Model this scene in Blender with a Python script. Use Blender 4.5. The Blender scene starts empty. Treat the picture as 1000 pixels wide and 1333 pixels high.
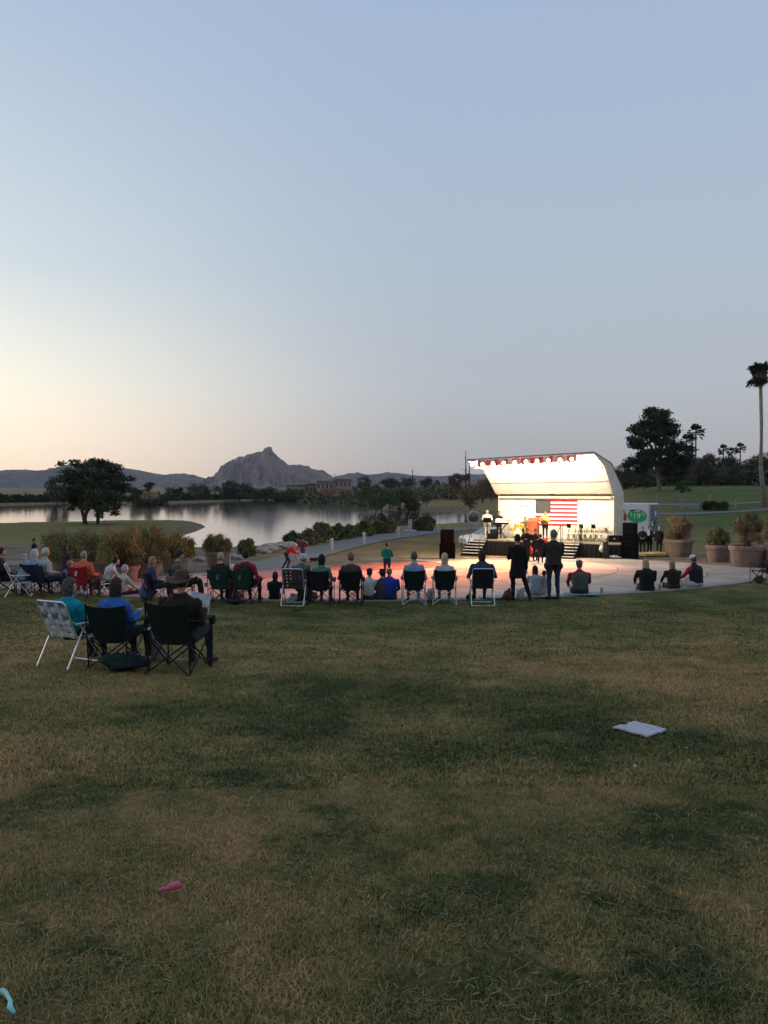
import bpy, bmesh, math, random
import numpy as np
from mathutils import Vector, Matrix, Euler, noise as mnoise
C = bpy.context.scene
R = math.radians
random.seed(7); RNG = np.random.default_rng(7)

# ------------------------------------------------------------------ camera, sky, sun, exposure
F = 1040.0; CX, CY, HY = 500.0, 666.5, 638.0          # focal length and horizon in photo pixels
PIT = math.atan((CY-HY)/F)
cd = bpy.data.cameras.new('camera'); cam = bpy.data.objects.new('camera', cd); C.collection.objects.link(cam)
cam.rotation_euler = (math.pi/2-PIT, 0, 0); cam.location = (0, 0, 0)
cd.sensor_fit = 'VERTICAL'; cd.sensor_height = 24; cd.lens = 24*F/1333.0
cd.clip_start = .05; cd.clip_end = 20000
C.camera = cam
C.view_settings.view_transform = 'Standard'; C.view_settings.look = 'None'
C.view_settings.exposure = 0.55; C.view_settings.gamma = 1; C.view_settings.use_curve_mapping = False
W = bpy.data.worlds.new("World"); C.world = W; W.use_nodes = True
nt = W.node_tree; nt.nodes.clear()
def N(nt, t, **k):
    n = nt.nodes.new(t)
    for a, b in k.items(): setattr(n, a, b)
    return n
wo = N(nt, 'ShaderNodeOutputWorld'); bg = N(nt, 'ShaderNodeBackground')
SUN_EL, SUN_AZ = 1.2, -62.0       # azimuth from +Y towards +X
sky = N(nt, 'ShaderNodeTexSky'); sky.sky_type = 'NISHITA'; sky.sun_disc = False
sky.sun_elevation = R(SUN_EL); sky.sun_rotation = R(SUN_AZ)
sky.altitude = 450; sky.air_density = 1.0; sky.dust_density = 2.2; sky.ozone_density = 1.6
# dusk air glow: the sky's own colour by height over the horizon and bearing from the set sun
tc = N(nt, 'ShaderNodeTexCoord'); sx = N(nt, 'ShaderNodeSeparateXYZ')
nt.links.new(tc.outputs['Generated'], sx.inputs[0])
def ramp(nt, src, stops):
    r = N(nt, 'ShaderNodeValToRGB'); e = r.color_ramp.elements
    while len(e) < len(stops): e.new(0.5)
    for q, (p, c) in zip(e, stops): q.position = p; q.color = (*c, 1)
    nt.links.new(src, r.inputs[0]); return r
SKY_AWAY = [(0.0, (.31,.30,.31)), (.04, (.355,.35,.36)), (.12, (.355,.385,.42)), (.30, (.325,.39,.475)), (.55, (.275,.36,.50)), (1, (.25,.345,.52))]
SKY_SUN  = [(0.0, (1.25,.88,.58)), (.05, (1.35,1.06,.74)), (.13, (1.02,.95,.76)), (.25, (.62,.68,.68)), (.5, (.37,.45,.56)), (1, (.25,.345,.52))]
ra = ramp(nt, sx.outputs[2], SKY_AWAY); rs = ramp(nt, sx.outputs[2], SKY_SUN)
dt = N(nt, 'ShaderNodeVectorMath', operation='DOT_PRODUCT'); nt.links.new(tc.outputs['Generated'], dt.inputs[0])
dt.inputs[1].default_value = (math.sin(R(SUN_AZ)), math.cos(R(SUN_AZ)), 0)
mr = N(nt, 'ShaderNodeMapRange', interpolation_type='SMOOTHERSTEP'); nt.links.new(dt.outputs['Value'], mr.inputs[0])
mr.inputs[1].default_value = .30; mr.inputs[2].default_value = 1.15
mx = N(nt, 'ShaderNodeMix', data_type='RGBA'); nt.links.new(mr.outputs[0], mx.inputs[0])
nt.links.new(ra.outputs[0], mx.inputs[6]); nt.links.new(rs.outputs[0], mx.inputs[7])
sc = N(nt, 'ShaderNodeMix', data_type='RGBA', blend_type='MULTIPLY'); sc.inputs[0].default_value = 1
nt.links.new(sky.outputs[0], sc.inputs[6]); sc.inputs[7].default_value = (.10, .10, .10, 1)
mm = N(nt, 'ShaderNodeMix', data_type='RGBA'); mm.inputs[0].default_value = .85
nt.links.new(sc.outputs[2], mm.inputs[6]); nt.links.new(mx.outputs[2], mm.inputs[7])
nt.links.new(mm.outputs[2], bg.inputs[0]); bg.inputs[1].default_value = 1.06
nt.links.new(bg.outputs[0], wo.inputs[0])
sl = bpy.data.lights.new('sun', 'SUN'); sl.energy = 0.3; sl.angle = R(25); sl.color = (1, .74, .52)
so = bpy.data.objects.new('sun', sl); C.collection.objects.link(so)
sd_ = Vector((math.sin(R(SUN_AZ)), math.cos(R(SUN_AZ)), math.tan(R(7))))
so.rotation_euler = sd_.to_track_quat('Z', 'Y').to_euler()

# ------------------------------------------------------------------ materials
MATS = {}
def mat(key, col=(.5,.5,.5), rough=.85, var=.18, scale=6.0, bump=0.0, metal=0.0, spec=.3, col2=None, emit=None, es=0.0, bscale=None, rnd=False, island=0.0, trans=0.0):
    if key in MATS: return MATS[key]
    m = bpy.data.materials.new(key); m.use_nodes = True; t = m.node_tree; b = t.nodes['Principled BSDF']
    b.inputs['Roughness'].default_value = rough; b.inputs['Metallic'].default_value = metal
    b.inputs['Specular IOR Level'].default_value = spec
    co = N(t, 'ShaderNodeTexCoord')
    nz = N(t, 'ShaderNodeTexNoise'); nz.inputs['Scale'].default_value = scale; nz.inputs['Detail'].default_value = 5
    t.links.new(co.outputs['Object'], nz.inputs['Vector'])
    c2 = col2 if col2 else tuple(max(0, c*(1-2*var)) for c in col)
    c1 = col if col2 else tuple(min(1, c*(1+var)) for c in col)
    r = ramp(t, nz.outputs['Fac'], [(.3, c2), (.7, c1)])
    out = r.outputs[0]
    if island or rnd:
        if island:
            g = N(t, 'ShaderNodeNewGeometry'); src = g.outputs['Random Per Island']; amt = island
        else:
            g = N(t, 'ShaderNodeObjectInfo'); src = g.outputs['Random']; amt = .25
        mrg = N(t, 'ShaderNodeMapRange'); t.links.new(src, mrg.inputs[0])
        mrg.inputs[3].default_value = 1-amt; mrg.inputs[4].default_value = 1+amt
        vm = N(t, 'ShaderNodeVectorMath', operation='SCALE'); t.links.new(out, vm.inputs[0]); t.links.new(mrg.outputs[0], vm.inputs['Scale'])
        out = vm.outputs[0]
    t.links.new(out, b.inputs['Base Color'])
    if bump:
        n2 = N(t, 'ShaderNodeTexNoise'); n2.inputs['Scale'].default_value = bscale or scale*6; n2.inputs['Detail'].default_value = 6
        t.links.new(co.outputs['Object'], n2.inputs['Vector'])
        bp = N(t, 'ShaderNodeBump'); bp.inputs['Strength'].default_value = bump; bp.inputs['Distance'].default_value = .03
        t.links.new(n2.outputs['Fac'], bp.inputs['Height']); t.links.new(bp.outputs[0], b.inputs['Normal'])
    if trans: b.inputs['Transmission Weight'].default_value = trans
    if emit: b.inputs['Emission Color'].default_value = (*emit, 1); b.inputs['Emission Strength'].default_value = es
    MATS[key] = m; return m

# ------------------------------------------------------------------ mesh helpers
class MB:
    def __init__(s): s.v = []; s.f = []; s.m = []; s.mi = 0; s.X = Matrix.Identity(4)
    def add(s, vs, fs):
        o = len(s.v); X = s.X
        s.v += [tuple(X @ Vector(p)) for p in vs]
        s.f += [tuple(i+o for i in f) for f in fs]; s.m += [s.mi]*len(fs); return s
    def box(s, c, d, rz=0, taper=1.0):
        x, y, z = d[0]/2, d[1]/2, d[2]/2; cs, sn = math.cos(rz), math.sin(rz); vs = []
        for k in (-1, 1):
            q = taper if k > 0 else 1
            for a, b in ((-1,-1), (1,-1), (1,1), (-1,1)):
                px, py = a*x*q, b*y*q; vs.append((c[0]+px*cs-py*sn, c[1]+px*sn+py*cs, c[2]+k*z))
        return s.add(vs, [(3,2,1,0),(4,5,6,7),(0,1,5,4),(1,2,6,5),(2,3,7,6),(3,0,4,7)])
    def bbox(s, c, d, r=.02, rz=0):     # box with chamfered upright and top edges
        x, y, z = d[0]/2, d[1]/2, d[2]/2; cs, sn = math.cos(rz), math.sin(rz); rings = []
        for (zz, q) in ((-z, 0), (z-r, 0), (z, r)):
            ring = []
            for (a, b) in ((-x+r, -y+q), (x-r, -y+q), (x-q, -y+r), (x-q, y-r), (x-r, y-q), (-x+r, y-q), (-x+q, y-r), (-x+q, -y+r)):
                ring.append((c[0]+a*cs-b*sn, c[1]+a*sn+b*cs, c[2]+zz))
            rings.append(ring)
        return s.rings(rings)
    def rings(s, rings, cap=True, closed=True):
        n = len(rings[0]); vs = [p for r in rings for p in r]; fs = []
        for k in range(len(rings)-1):
            for i in range(n if closed else n-1):
                j = (i+1) % n; fs.append((k*n+i, k*n+j, (k+1)*n+j, (k+1)*n+i))
        if cap: fs.append(tuple(range(n-1, -1, -1))); fs.append(tuple((len(rings)-1)*n+i for i in range(n)))
        return s.add(vs, fs)
    def path(s, pts, rad, n=8, flat=1.0):
        pts = [Vector(p) for p in pts]
        if not hasattr(rad, '__len__'): rad = [rad]*len(pts)
        rings = []; up = Vector((0,0,1))
        for i, p in enumerate(pts):
            d = (pts[min(i+1, len(pts)-1)]-pts[max(i-1, 0)]).normalized()
            a = d.cross(up)
            if a.length < .05: a = d.cross(Vector((0,1,0)))
            a.normalize(); b = d.cross(a).normalized()
            rings.append([tuple(p+(a*math.cos(2*math.pi*k/n)+b*math.sin(2*math.pi*k/n)*flat)*rad[i]) for k in range(n)])
        return s.rings(rings)
    def tube(s, a, b, r, r2=None, n=8): return s.path([a, b], [r, r if r2 is None else r2], n)
    def lathe(s, prof, n=24, c=(0,0,0)):
        return s.rings([[(c[0]+r*math.cos(2*math.pi*k/n), c[1]+r*math.sin(2*math.pi*k/n), c[2]+z) for k in range(n)] for r, z in prof])
    def ell(s, c, r, n=12, m=8, rot=None):
        rings = []; c = Vector(c)
        for i in range(m+1):
            t = math.pi*(i+.02)/(m+.04)-math.pi/2; ring = []
            for k in range(n):
                q = Vector((r[0]*math.cos(t)*math.cos(2*math.pi*k/n), r[1]*math.cos(t)*math.sin(2*math.pi*k/n), r[2]*math.sin(t)))
                if rot: q = rot @ q
                ring.append(tuple(c+q))
            rings.append(ring)
        return s.rings(rings)
    def prism(s, poly, z0, z1):
        n = len(poly); return s.rings([[(x, y, z0) for x, y in poly], [(x, y, z1) for x, y in poly]])
    def mesh(s, name, mats):
        me = bpy.data.meshes.new(name); me.from_pydata(s.v, [], s.f)
        for m in (mats if isinstance(mats, (list, tuple)) else [mats]): me.materials.append(m)
        if any(s.m): me.polygons.foreach_set('material_index', s.m)
        me.update(); return me
    def build(s, name, mats, parent=None, smooth=False, loc=None, rz=0):
        me = s.mesh(name, mats)
        if smooth:
            me.polygons.foreach_set('use_smooth', [True]*len(me.polygons))
            if smooth == 'auto': me.set_sharp_from_angle(angle=R(40))
        o = bpy.data.objects.new(name, me); C.collection.objects.link(o)
        if parent: o.parent = parent
        if loc is not None: o.location = loc
        if rz: o.rotation_euler.z = rz
        return o
def tag(o, label=None, cat=None, group=None, kind=None):
    if label: o['label'] = label
    if cat: o['category'] = cat
    if group: o['group'] = group
    if kind: o['kind'] = kind
    return o
def thing(name, loc, rz, label, cat, group=None, scale=1):
    o = bpy.data.objects.new(name, None); C.collection.objects.link(o); o.empty_display_size = .3
    o.location = loc; o.rotation_euler.z = rz
    if scale != 1: o.scale = (scale,)*3 if not hasattr(scale, '__len__') else scale
    return tag(o, label, cat, group)
def copy_tree(o, parent=None):
    c = o.copy(); C.collection.objects.link(c)
    if parent: c.parent = parent
    for ch in list(o.children): copy_tree(ch, c)
    return c
def copy_thing(o, loc, rz, label, group=None, scale=None):
    c = copy_tree(o); c.location = loc; c.rotation_euler.z = rz; c['label'] = label
    if group: c['group'] = group
    if scale is not None: c.scale = (scale,)*3 if not hasattr(scale, '__len__') else scale
    return c
def text_mesh(body, size, name, m, parent, loc, rot, extrude=.004, align='CENTER'):
    cu = bpy.data.curves.new('t', 'FONT'); cu.body = body; cu.size = size; cu.extrude = extrude; cu.align_x = align; cu.align_y = 'CENTER'
    t = bpy.data.objects.new('t', cu); C.collection.objects.link(t)
    dg = bpy.context.evaluated_depsgraph_get(); me = bpy.data.meshes.new_from_object(t.evaluated_get(dg)); bpy.data.objects.remove(t)
    me.materials.clear(); me.materials.append(m); o = bpy.data.objects.new(name, me); C.collection.objects.link(o)
    o.parent = parent; o.location = loc; o.rotation_euler = rot; return o

# ------------------------------------------------------------------ the lie of the land
PC = (-1.0, 40.6); PR = 19.6; WZ = -4.6
def sstep(a, b, x):
    t = np.clip((np.asarray(x, float)-a)/(b-a), 0, 1); return t*t*(3-2*t)
def ray(px, py):
    v = -(py-CY)/F; c, s = math.cos(PIT), math.sin(PIT)
    y = c+v*s; return Vector(((px-CX)/F/y, 1.0, (v*c-s)/y))
def PD(px, py, D): return ray(px, py)*D
def on_z(px, py, z):
    r = ray(px, py); return r*(z/r.z)
lake_px = [(-260,663),(-60,659),(40,657),(95,655),(200,656),(300,652.5),(400,650),(462,650.5),(484,659),(505,663),(560,664),(600,662.5),(592,668),(640,669),(705,671),
           (705,680),(650,681.5),(600,684),(560,686.5),(500,690),(450,697),(410,704),(372,711),(330,717),(290,719),(262,719),(228,713),(205,706),(232,699),(255,692),(268,686),(262,682),
           (230,680.5),(150,681),(100,683),(30,684.5),(-60,687),(-260,694)]
LAKE = np.array([on_z(x, y, WZ)[:2] for x, y in lake_px])
def lake_sd(x, y):      # >0 on land
    x = np.atleast_1d(np.asarray(x, float)); y = np.atleast_1d(np.asarray(y, float))
    best = np.full(x.shape, 1e18); ins = np.zeros(x.shape, bool); n = len(LAKE)
    for i in range(n):
        ax, ay = LAKE[i]; bx, by = LAKE[(i+1) % n]; dx, dy = bx-ax, by-ay
        t = np.clip(((x-ax)*dx+(y-ay)*dy)/(dx*dx+dy*dy), 0, 1)
        best = np.minimum(best, (x-ax-t*dx)**2+(y-ay-t*dy)**2)
        cnd = ((ay > y) != (by > y)); xi = ax+(y-ay)/(by-ay+1e-12)*dx
        ins ^= cnd & (x < xi)
    d = np.sqrt(best); return np.where(ins, -d, d)
def plaza_z(y): return -3.35-.022*(np.clip(y, 15, 52)-21)
def ground(x, y):
    x = np.atleast_1d(np.asarray(x, float)); y = np.atleast_1d(np.asarray(y, float))
    d = np.hypot(x-PC[0], y-PC[1])-PR; r = np.hypot(x, y)
    dd = np.clip(d, 0, 60)
    lawn = -2.9+.02*dd+.0022*np.minimum(dd, 30)**2+.09*np.maximum(dd-30, 0)
    lawn = lawn+.035*np.sin(x*.55+.3*y)*np.sin(y*.43+1)*sstep(.5, 4, d)+.012*np.sin(x*1.9+1)*np.sin(y*2.3)*sstep(.5, 3, d)
    ratio = x/np.maximum(y, 1)
    far = plaza_z(y)-.03
    hill = (.043*np.clip(y-60, 0, 100)+.017*np.clip(y-160, 0, 250))*sstep(.12, .36, ratio)
    back = .004*np.clip(r-420, 0, 4000)+.006*np.clip(y-170, 0, 250)*sstep(.0, .12, ratio)
    far = far+hill+back+.12*np.sin(x*.05+2)*np.sin(y*.037)*sstep(70, 120, y)
    sd = lake_sd(x, y)
    shore = np.where(sd > 0, np.minimum(far, WZ+.28*sd), np.maximum(WZ+.28*sd, -6.2))
    far = np.where(y > 48, shore, far)
    w = np.where(d > .2, sstep(42, 32, y), 0.0)
    return lawn*w+far*(1-w)
def gz(x, y): return float(ground(x, y)[0])
_GD = 2*1.02**np.arange(384)
_GC = {}
def G(px, py):          # where the sight line through a photo pixel meets the ground
    key = (round(px, 3), round(py, 3))
    if key in _GC: return _GC[key].copy()
    r = ray(px, py); ds = _GD; q = None
    for _ in range(3):
        hit = np.nonzero(r.z*ds < ground(r.x*ds, ds))[0]
        if not len(hit): break
        h = hit[0]; q = ds[h]; ds = np.linspace(ds[max(h-1, 0)], ds[h], 24)
    p = r*600 if q is None else Vector((r.x*q, q, gz(r.x*q, q)))
    _GC[key] = p; return p.copy()
def GX(px, D):          # ground point in the pixel column px at distance D
    x = (px-CX)/F*D*1.0003; return Vector((x, D, gz(x, D)))
# ------------------------------------------------------------------ ground, water, air
DARKP = [(450,1105,.42),(600,1085,.28),(430,1065,.22),(880,1065,.42),(970,1075,.40),(840,1085,.25),(560,975,.5),(390,945,.6),(740,955,.7),(720,920,.8),(930,975,.55),(80,1040,.4),(880,1270,.20),(700,1290,.16),(270,925,.6),(560,1180,.22),(640,1160,.2),(90,1235,.16),(850,1180,.25),(470,895,.9),(330,1010,.4),(120,790,1.5),(350,797,1.5),(560,800,1.5),(760,795,1.6),(930,785,1.6)]
DRYP = [(800,1040,.5),(710,1030,.35),(260,1190,.35),(100,1190,.3),(620,1010,.35),(870,870,1.4),(560,825,1.6),(150,825,1.8),(880,820,2.0),(330,1290,.25),(970,1180,.3),(300,1090,.35),(760,1240,.2),(40,980,.7)]
def grass_colour(t, pos_out):
    """0 = lush dark clumps ... 1 = dry straw, from the place on the lawn"""
    def nz(scale, det=4, rough=.55, off=0):
        mp = N(t, 'ShaderNodeMapping'); t.links.new(pos_out, mp.inputs[0]); mp.inputs['Location'].default_value = (off, off*.7, 0)
        n = N(t, 'ShaderNodeTexNoise'); n.inputs['Scale'].default_value = scale; n.inputs['Detail'].default_value = det; n.inputs['Roughness'].default_value = rough
        t.links.new(mp.outputs[0], n.inputs['Vector']); return n
    def mth(op, a, b, clamp=False):
        n = N(t, 'ShaderNodeMath', operation=op); n.use_clamp = clamp
        for k, v in ((0, a), (1, b)):
            if isinstance(v, (int, float)): n.inputs[k].default_value = v
            else: t.links.new(v, n.inputs[k])
        return n.outputs[0]
    wn = nz(3.2, 5, .65, 3); vs_ = N(t, 'ShaderNodeVectorMath', operation='SUBTRACT'); t.links.new(wn.outputs['Color'], vs_.inputs[0]); vs_.inputs[1].default_value = (.5,.5,.5)
    sc_ = N(t, 'ShaderNodeVectorMath', operation='SCALE'); t.links.new(vs_.outputs[0], sc_.inputs[0]); sc_.inputs['Scale'].default_value = 1.3
    ad = N(t, 'ShaderNodeVectorMath', operation='ADD'); t.links.new(pos_out, ad.inputs[0]); t.links.new(sc_.outputs[0], ad.inputs[1])
    def patch(lst):
        acc = None
        for px, py, r in lst:
            g = G(px, py); r = r*max(1, g.y/5)*.9
            sb_ = N(t, 'ShaderNodeVectorMath', operation='SUBTRACT'); t.links.new(ad.outputs[0], sb_.inputs[0]); sb_.inputs[1].default_value = tuple(g)
            ml = N(t, 'ShaderNodeVectorMath', operation='MULTIPLY'); t.links.new(sb_.outputs[0], ml.inputs[0]); ml.inputs[1].default_value = (1,.9,0)
            ln = N(t, 'ShaderNodeVectorMath', operation='LENGTH'); t.links.new(ml.outputs[0], ln.inputs[0])
            m = N(t, 'ShaderNodeMapRange', interpolation_type='SMOOTHSTEP'); t.links.new(ln.outputs['Value'], m.inputs[0]); m.inputs[1].default_value = r*1.5; m.inputs[2].default_value = r*.25
            acc = m.outputs[0] if acc is None else mth('MAXIMUM', acc, m.outputs[0])
        return acc
    a = mth('MULTIPLY', mth('SUBTRACT', nz(.8, 5, .62).outputs['Fac'], .5), 1.1)
    b = mth('MULTIPLY', mth('SUBTRACT', nz(3.4, 6, .7, 13).outputs['Fac'], .5), 1.0)
    c = mth('MULTIPLY', mth('SUBTRACT', nz(16, 6, .75, 5).outputs['Fac'], .5), .9)
    f = mth('ADD', mth('ADD', a, b), mth('ADD', c, .475))
    f = mth('SUBTRACT', f, mth('MULTIPLY', patch(DARKP), .33)); f = mth('ADD', f, mth('MULTIPLY', patch(DRYP), .17), True)
    return f
GRAMP = [(p_, tuple(q_*1.14*w_ for q_, w_ in zip(c_, (1.04, 1.0, .95)))) for p_, c_ in [(.04, (.046,.058,.018)), (.22, (.085,.090,.030)), (.42, (.150,.130,.046)), (.62, (.235,.170,.070)), (.92, (.34,.215,.10))]]
gm = bpy.data.materials.new('lawn'); gm.use_nodes = True; t = gm.node_tree; b = t.nodes['Principled BSDF']
b.inputs['Roughness'].default_value = .95; b.inputs['Specular IOR Level'].default_value = .1
geo = N(t, 'ShaderNodeNewGeometry')
fac = grass_colour(t, geo.outputs['Position'])
gr = ramp(t, fac, GRAMP)
at = N(t, 'ShaderNodeAttribute', attribute_name='zone')
def zmix(prev, sock, col2, col1, sc):
    n = N(t, 'ShaderNodeTexNoise'); n.inputs['Scale'].default_value = sc; n.inputs['Detail'].default_value = 8; t.links.new(geo.outputs['Position'], n.inputs['Vector'])
    rr = ramp(t, n.outputs['Fac'], [(.3, col1), (.7, col2)])
    m = N(t, 'ShaderNodeMix', data_type='RGBA'); t.links.new(sock, m.inputs[0]); t.links.new(prev, m.inputs[6]); t.links.new(rr.outputs[0], m.inputs[7]); return m.outputs[2]
sp = N(t, 'ShaderNodeSeparateColor'); t.links.new(at.outputs['Color'], sp.inputs[0])
o1 = zmix(gr.outputs[0], sp.outputs[1], (.105,.125,.036), (.070,.090,.024), .15)   # G greener watered turf
o2 = zmix(o1, sp.outputs[0], (.24,.16,.075), (.13,.10,.042), .35)                    # R dry grass
o3 = zmix(o2, sp.outputs[2], (.23,.17,.125), (.12,.088,.062), .8)                    # B bare dirt and bank
t.links.new(o3, b.inputs['Base Color'])
n2 = N(t, 'ShaderNodeTexNoise'); n2.inputs['Scale'].default_value = 38; n2.inputs['Detail'].default_value = 8; n2.inputs['Roughness'].default_value = .75; t.links.new(geo.outputs['Position'], n2.inputs['Vector'])
bp = N(t, 'ShaderNodeBump'); bp.inputs['Strength'].default_value = .9; bp.inputs['Distance'].default_value = .05
t.links.new(n2.outputs['Fac'], bp.inputs['Height']); t.links.new(bp.outputs[0], b.inputs['Normal'])

def rows():
    r = .4; out = [r]
    while r < 5200:
        f = 1.035 if r < 16 else 1.009 if r < 29 else 1.014 if r < 200 else 1.03
        r *= f; out.append(r)
    return out
rr_ = rows()
angs = list(np.arange(-34, 34.01, .34)) + list(np.arange(38, 322, 6.0))
angs = np.radians(np.array(angs)); rr_ = np.array(rr_)
A, RR = np.meshgrid(angs, rr_); gx = (RR*np.sin(A)).ravel(); gy = (RR*np.cos(A)).ravel()
gzv = ground(gx, gy)
na, nr = len(angs), len(rr_)
idx = np.arange(na*nr).reshape(nr, na); nxt = np.roll(idx, -1, axis=1)
quads = np.stack([idx[:-1], nxt[:-1], nxt[1:], idx[1:]], -1).reshape(-1, 4)[:, ::-1]
me = bpy.data.meshes.new('lawn_ground'); me.from_pydata(np.stack([gx, gy, gzv], 1).tolist(), [], quads.tolist())
me.from_pydata; me.materials.append(gm); me.polygons.foreach_set('use_smooth', [True]*len(me.polygons))
sd = lake_sd(gx, gy); dpl = np.hypot(gx-PC[0], gy-PC[1])-PR; rat = gx/np.maximum(gy, 1)
col = np.zeros((len(gx), 4), np.float32); col[:, 3] = 1
near = sstep(42, 33, gy)*(dpl > .2)
# dry turf between the promenade and the plaza, and on the far banks
col[:, 0] = (1-near)*np.clip(sstep(-9, 0, gx)*sstep(100, 70, gy)*sstep(.2, .12, rat)*.85 + sstep(.1, .2, rat)*sstep(.42, .3, rat)*sstep(60, 80, gy)*sstep(140, 100, gy)*.6+.45*sstep(150, 260, gy), 0, 1)
col[:, 1] = (1-near)*np.clip(sstep(.26, .36, rat)*sstep(60, 80, gy)+.45*sstep(-10, -20, gx)*sstep(60, 75, gy)*sstep(200, 150, gy), 0, 1)
col[:, 2] = np.clip((dpl < .2)*(gy < 47)*sstep(2, -1, dpl) + (1-near)*sstep(52, 49, gy)*sstep(.16, .2, rat) + (1-near)*(sd > -3)*sstep(3.0, .8, sd) + (1-near)*sstep(62, 56, gy)*sstep(-6, -9, gx), 0, 1)
ca = me.color_attributes.new('zone', 'FLOAT_COLOR', 'POINT'); ca.data.foreach_set('color', col.ravel())
go = bpy.data.objects.new('ground', me); C.collection.objects.link(go); tag(go, 'patchy green and brown lawn and banks', None, None, 'structure')
if 'category' in go: del go['category']

# water
wm = bpy.data.materials.new('lake_water'); wm.use_nodes = True; t = wm.node_tree; b = t.nodes['Principled BSDF']
b.inputs['Base Color'].default_value = (.012,.018,.02,1); b.inputs['Roughness'].default_value = .06; b.inputs['IOR'].default_value = 1.33; b.inputs['Specular IOR Level'].default_value = .9
geo = N(t, 'ShaderNodeNewGeometry'); mp = N(t, 'ShaderNodeMapping'); mp.inputs['Scale'].default_value = (.35, 1.0, 1); t.links.new(geo.outputs['Position'], mp.inputs[0])
n1 = N(t, 'ShaderNodeTexNoise'); n1.inputs['Scale'].default_value = 1.6; n1.inputs['Detail'].default_value = 4; t.links.new(mp.outputs[0], n1.inputs['Vector'])
bp = N(t, 'ShaderNodeBump'); bp.inputs['Strength'].default_value = .10; bp.inputs['Distance'].default_value = .05
t.links.new(n1.outputs['Fac'], bp.inputs['Height']); t.links.new(bp.outputs[0], b.inputs['Normal'])
m_ = MB(); x0, x1 = LAKE[:,0].min()-30, LAKE[:,0].max()+20; y0, y1 = LAKE[:,1].min()-5, LAKE[:,1].max()+30
nx_, ny_ = 24, 24
vs = [(x0+(x1-x0)*i/nx_, y0+(y1-y0)*j/ny_, WZ) for j in range(ny_+1) for i in range(nx_+1)]
m_.add(vs, [(j*(nx_+1)+i, j*(nx_+1)+i+1, (j+1)*(nx_+1)+i+1, (j+1)*(nx_+1)+i) for j in range(ny_) for i in range(nx_)])
o = m_.build('lake_water', wm); tag(o, 'calm lake mirroring the dusk sky', None, None, 'structure')

# mountains
def mountain(name, label, D, prof, depth, colA, colB, rough_amp, seed, basepx=652):
    pts = np.array(prof, float); xs = np.linspace(pts[0,0], pts[-1,0], int((pts[-1,0]-pts[0,0])/.65)+2)
    ys = np.interp(xs, pts[:,0], pts[:,1]); nv = 34; verts = []; rs_ = np.random.default_rng(seed)
    jag = np.array([mnoise.noise(Vector((x*.16, seed, 0)))*1.2+mnoise.noise(Vector((x*.5, seed+9, 0)))*.6 for x in xs])*rough_amp
    ys = ys+jag*np.clip((basepx-18-ys)/12, 0.1, 1)
    for j in range(nv+1):
        v = j/nv
        for i, x in enumerate(xs):
            d = D-depth*(1-v); h = -(ys[i]-HY)/F*D
            ridge = mnoise.ridged_multi_fractal(Vector((x*.045, v*2.6+.012*x, seed)), 1.0, 2.1, 5, 1.0, 2.0)
            fall = (v**1.25); k = math.sin(math.pi*v)
            z = -12+(h+12)*fall+ ((ridge-1.0)*.34+.12*mnoise.noise(Vector((x*.35, v*9, seed))))*k*(h+12)*rough_amp
            verts.append(((x-CX)/F*D, d, z))
    for i, x in enumerate(xs): verts.append(((x-CX)/F*D, D+depth*.6, -12))
    n = len(xs); fs = [(j*n+i, j*n+i+1, (j+1)*n+i+1, (j+1)*n+i) for j in range(nv+1) for i in range(n-1)]
    me = bpy.data.meshes.new(name); me.from_pydata(verts, [], fs)
    m = mat('rock_'+str(seed), colA, .95, col2=colB, scale=.012, bump=.8, bscale=.05, spec=.05); m.node_tree.nodes['Bump'].inputs['Distance'].default_value = 25
    me.materials.append(m); me.polygons.foreach_set('use_smooth', [rough_amp < .9]*len(me.polygons))
    o = bpy.data.objects.new(name, me); C.collection.objects.link(o); return tag(o, label, None, None, 'structure')
mountain('far_hills', 'long blue grey ridge behind the left shore', 3900, [(-160,622),(-60,615),(0,612.5),(25,611),(50,612.5),(72,611),(84,606),(96,603.5),(113,603.5),(125,606),(150,608),(168,610),(182,612),(200,616),(214,618),(235,616),(252,618),(268,623),(292,633),(310,640)], 900, (.25,.195,.165), (.11,.095,.085), .85, 3)
mountain('near_hills', 'low brown foothills left of the lake', 2500, [(-160,640),(-60,634),(0,634),(30,636),(60,632),(100,640),(150,634),(190,640),(230,634),(262,629),(285,632),(330,640)], 500, (.22,.18,.14), (.11,.095,.07), .5, 5)
mountain('butte', 'rocky butte with a blocky knob on its summit', 3500, [(250,640),(262,629),(271,624.5),(279,619.5),(284,618.6),(289,615),(292,611),(296,606.5),(300,601.5),(304,598.4),(309,596.5),(312,594.2),(315,593.6),(318,594.8),(321,592),(329,590.3),(337,588.2),(344,587.3),(346.6,586.6),(347.2,582.2),(350,581.6),(354.2,582.4),(354.9,587),(360,592),(365,597),(370,600),(375,605),(388,605),(401,606.2),(405,609.5),(409,611.6),(419,611.5),(424,614.5),(433,620),(450,628),(470,640)], 700, (.33,.22,.175), (.12,.088,.078), 1.0, 8)
mountain('right_hills', 'low distant hills right of the butte', 3700, [(400,632),(425,623),(440,619.5),(455,616),(466,615),(478,618),(490,617),(505,614.5),(520,616),(540,619),(570,620),(600,618),(640,617),(700,618),(760,622),(830,628),(900,632),(1000,634),(1100,640)], 700, (.22,.17,.15), (.12,.10,.095), .7, 12)

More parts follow.
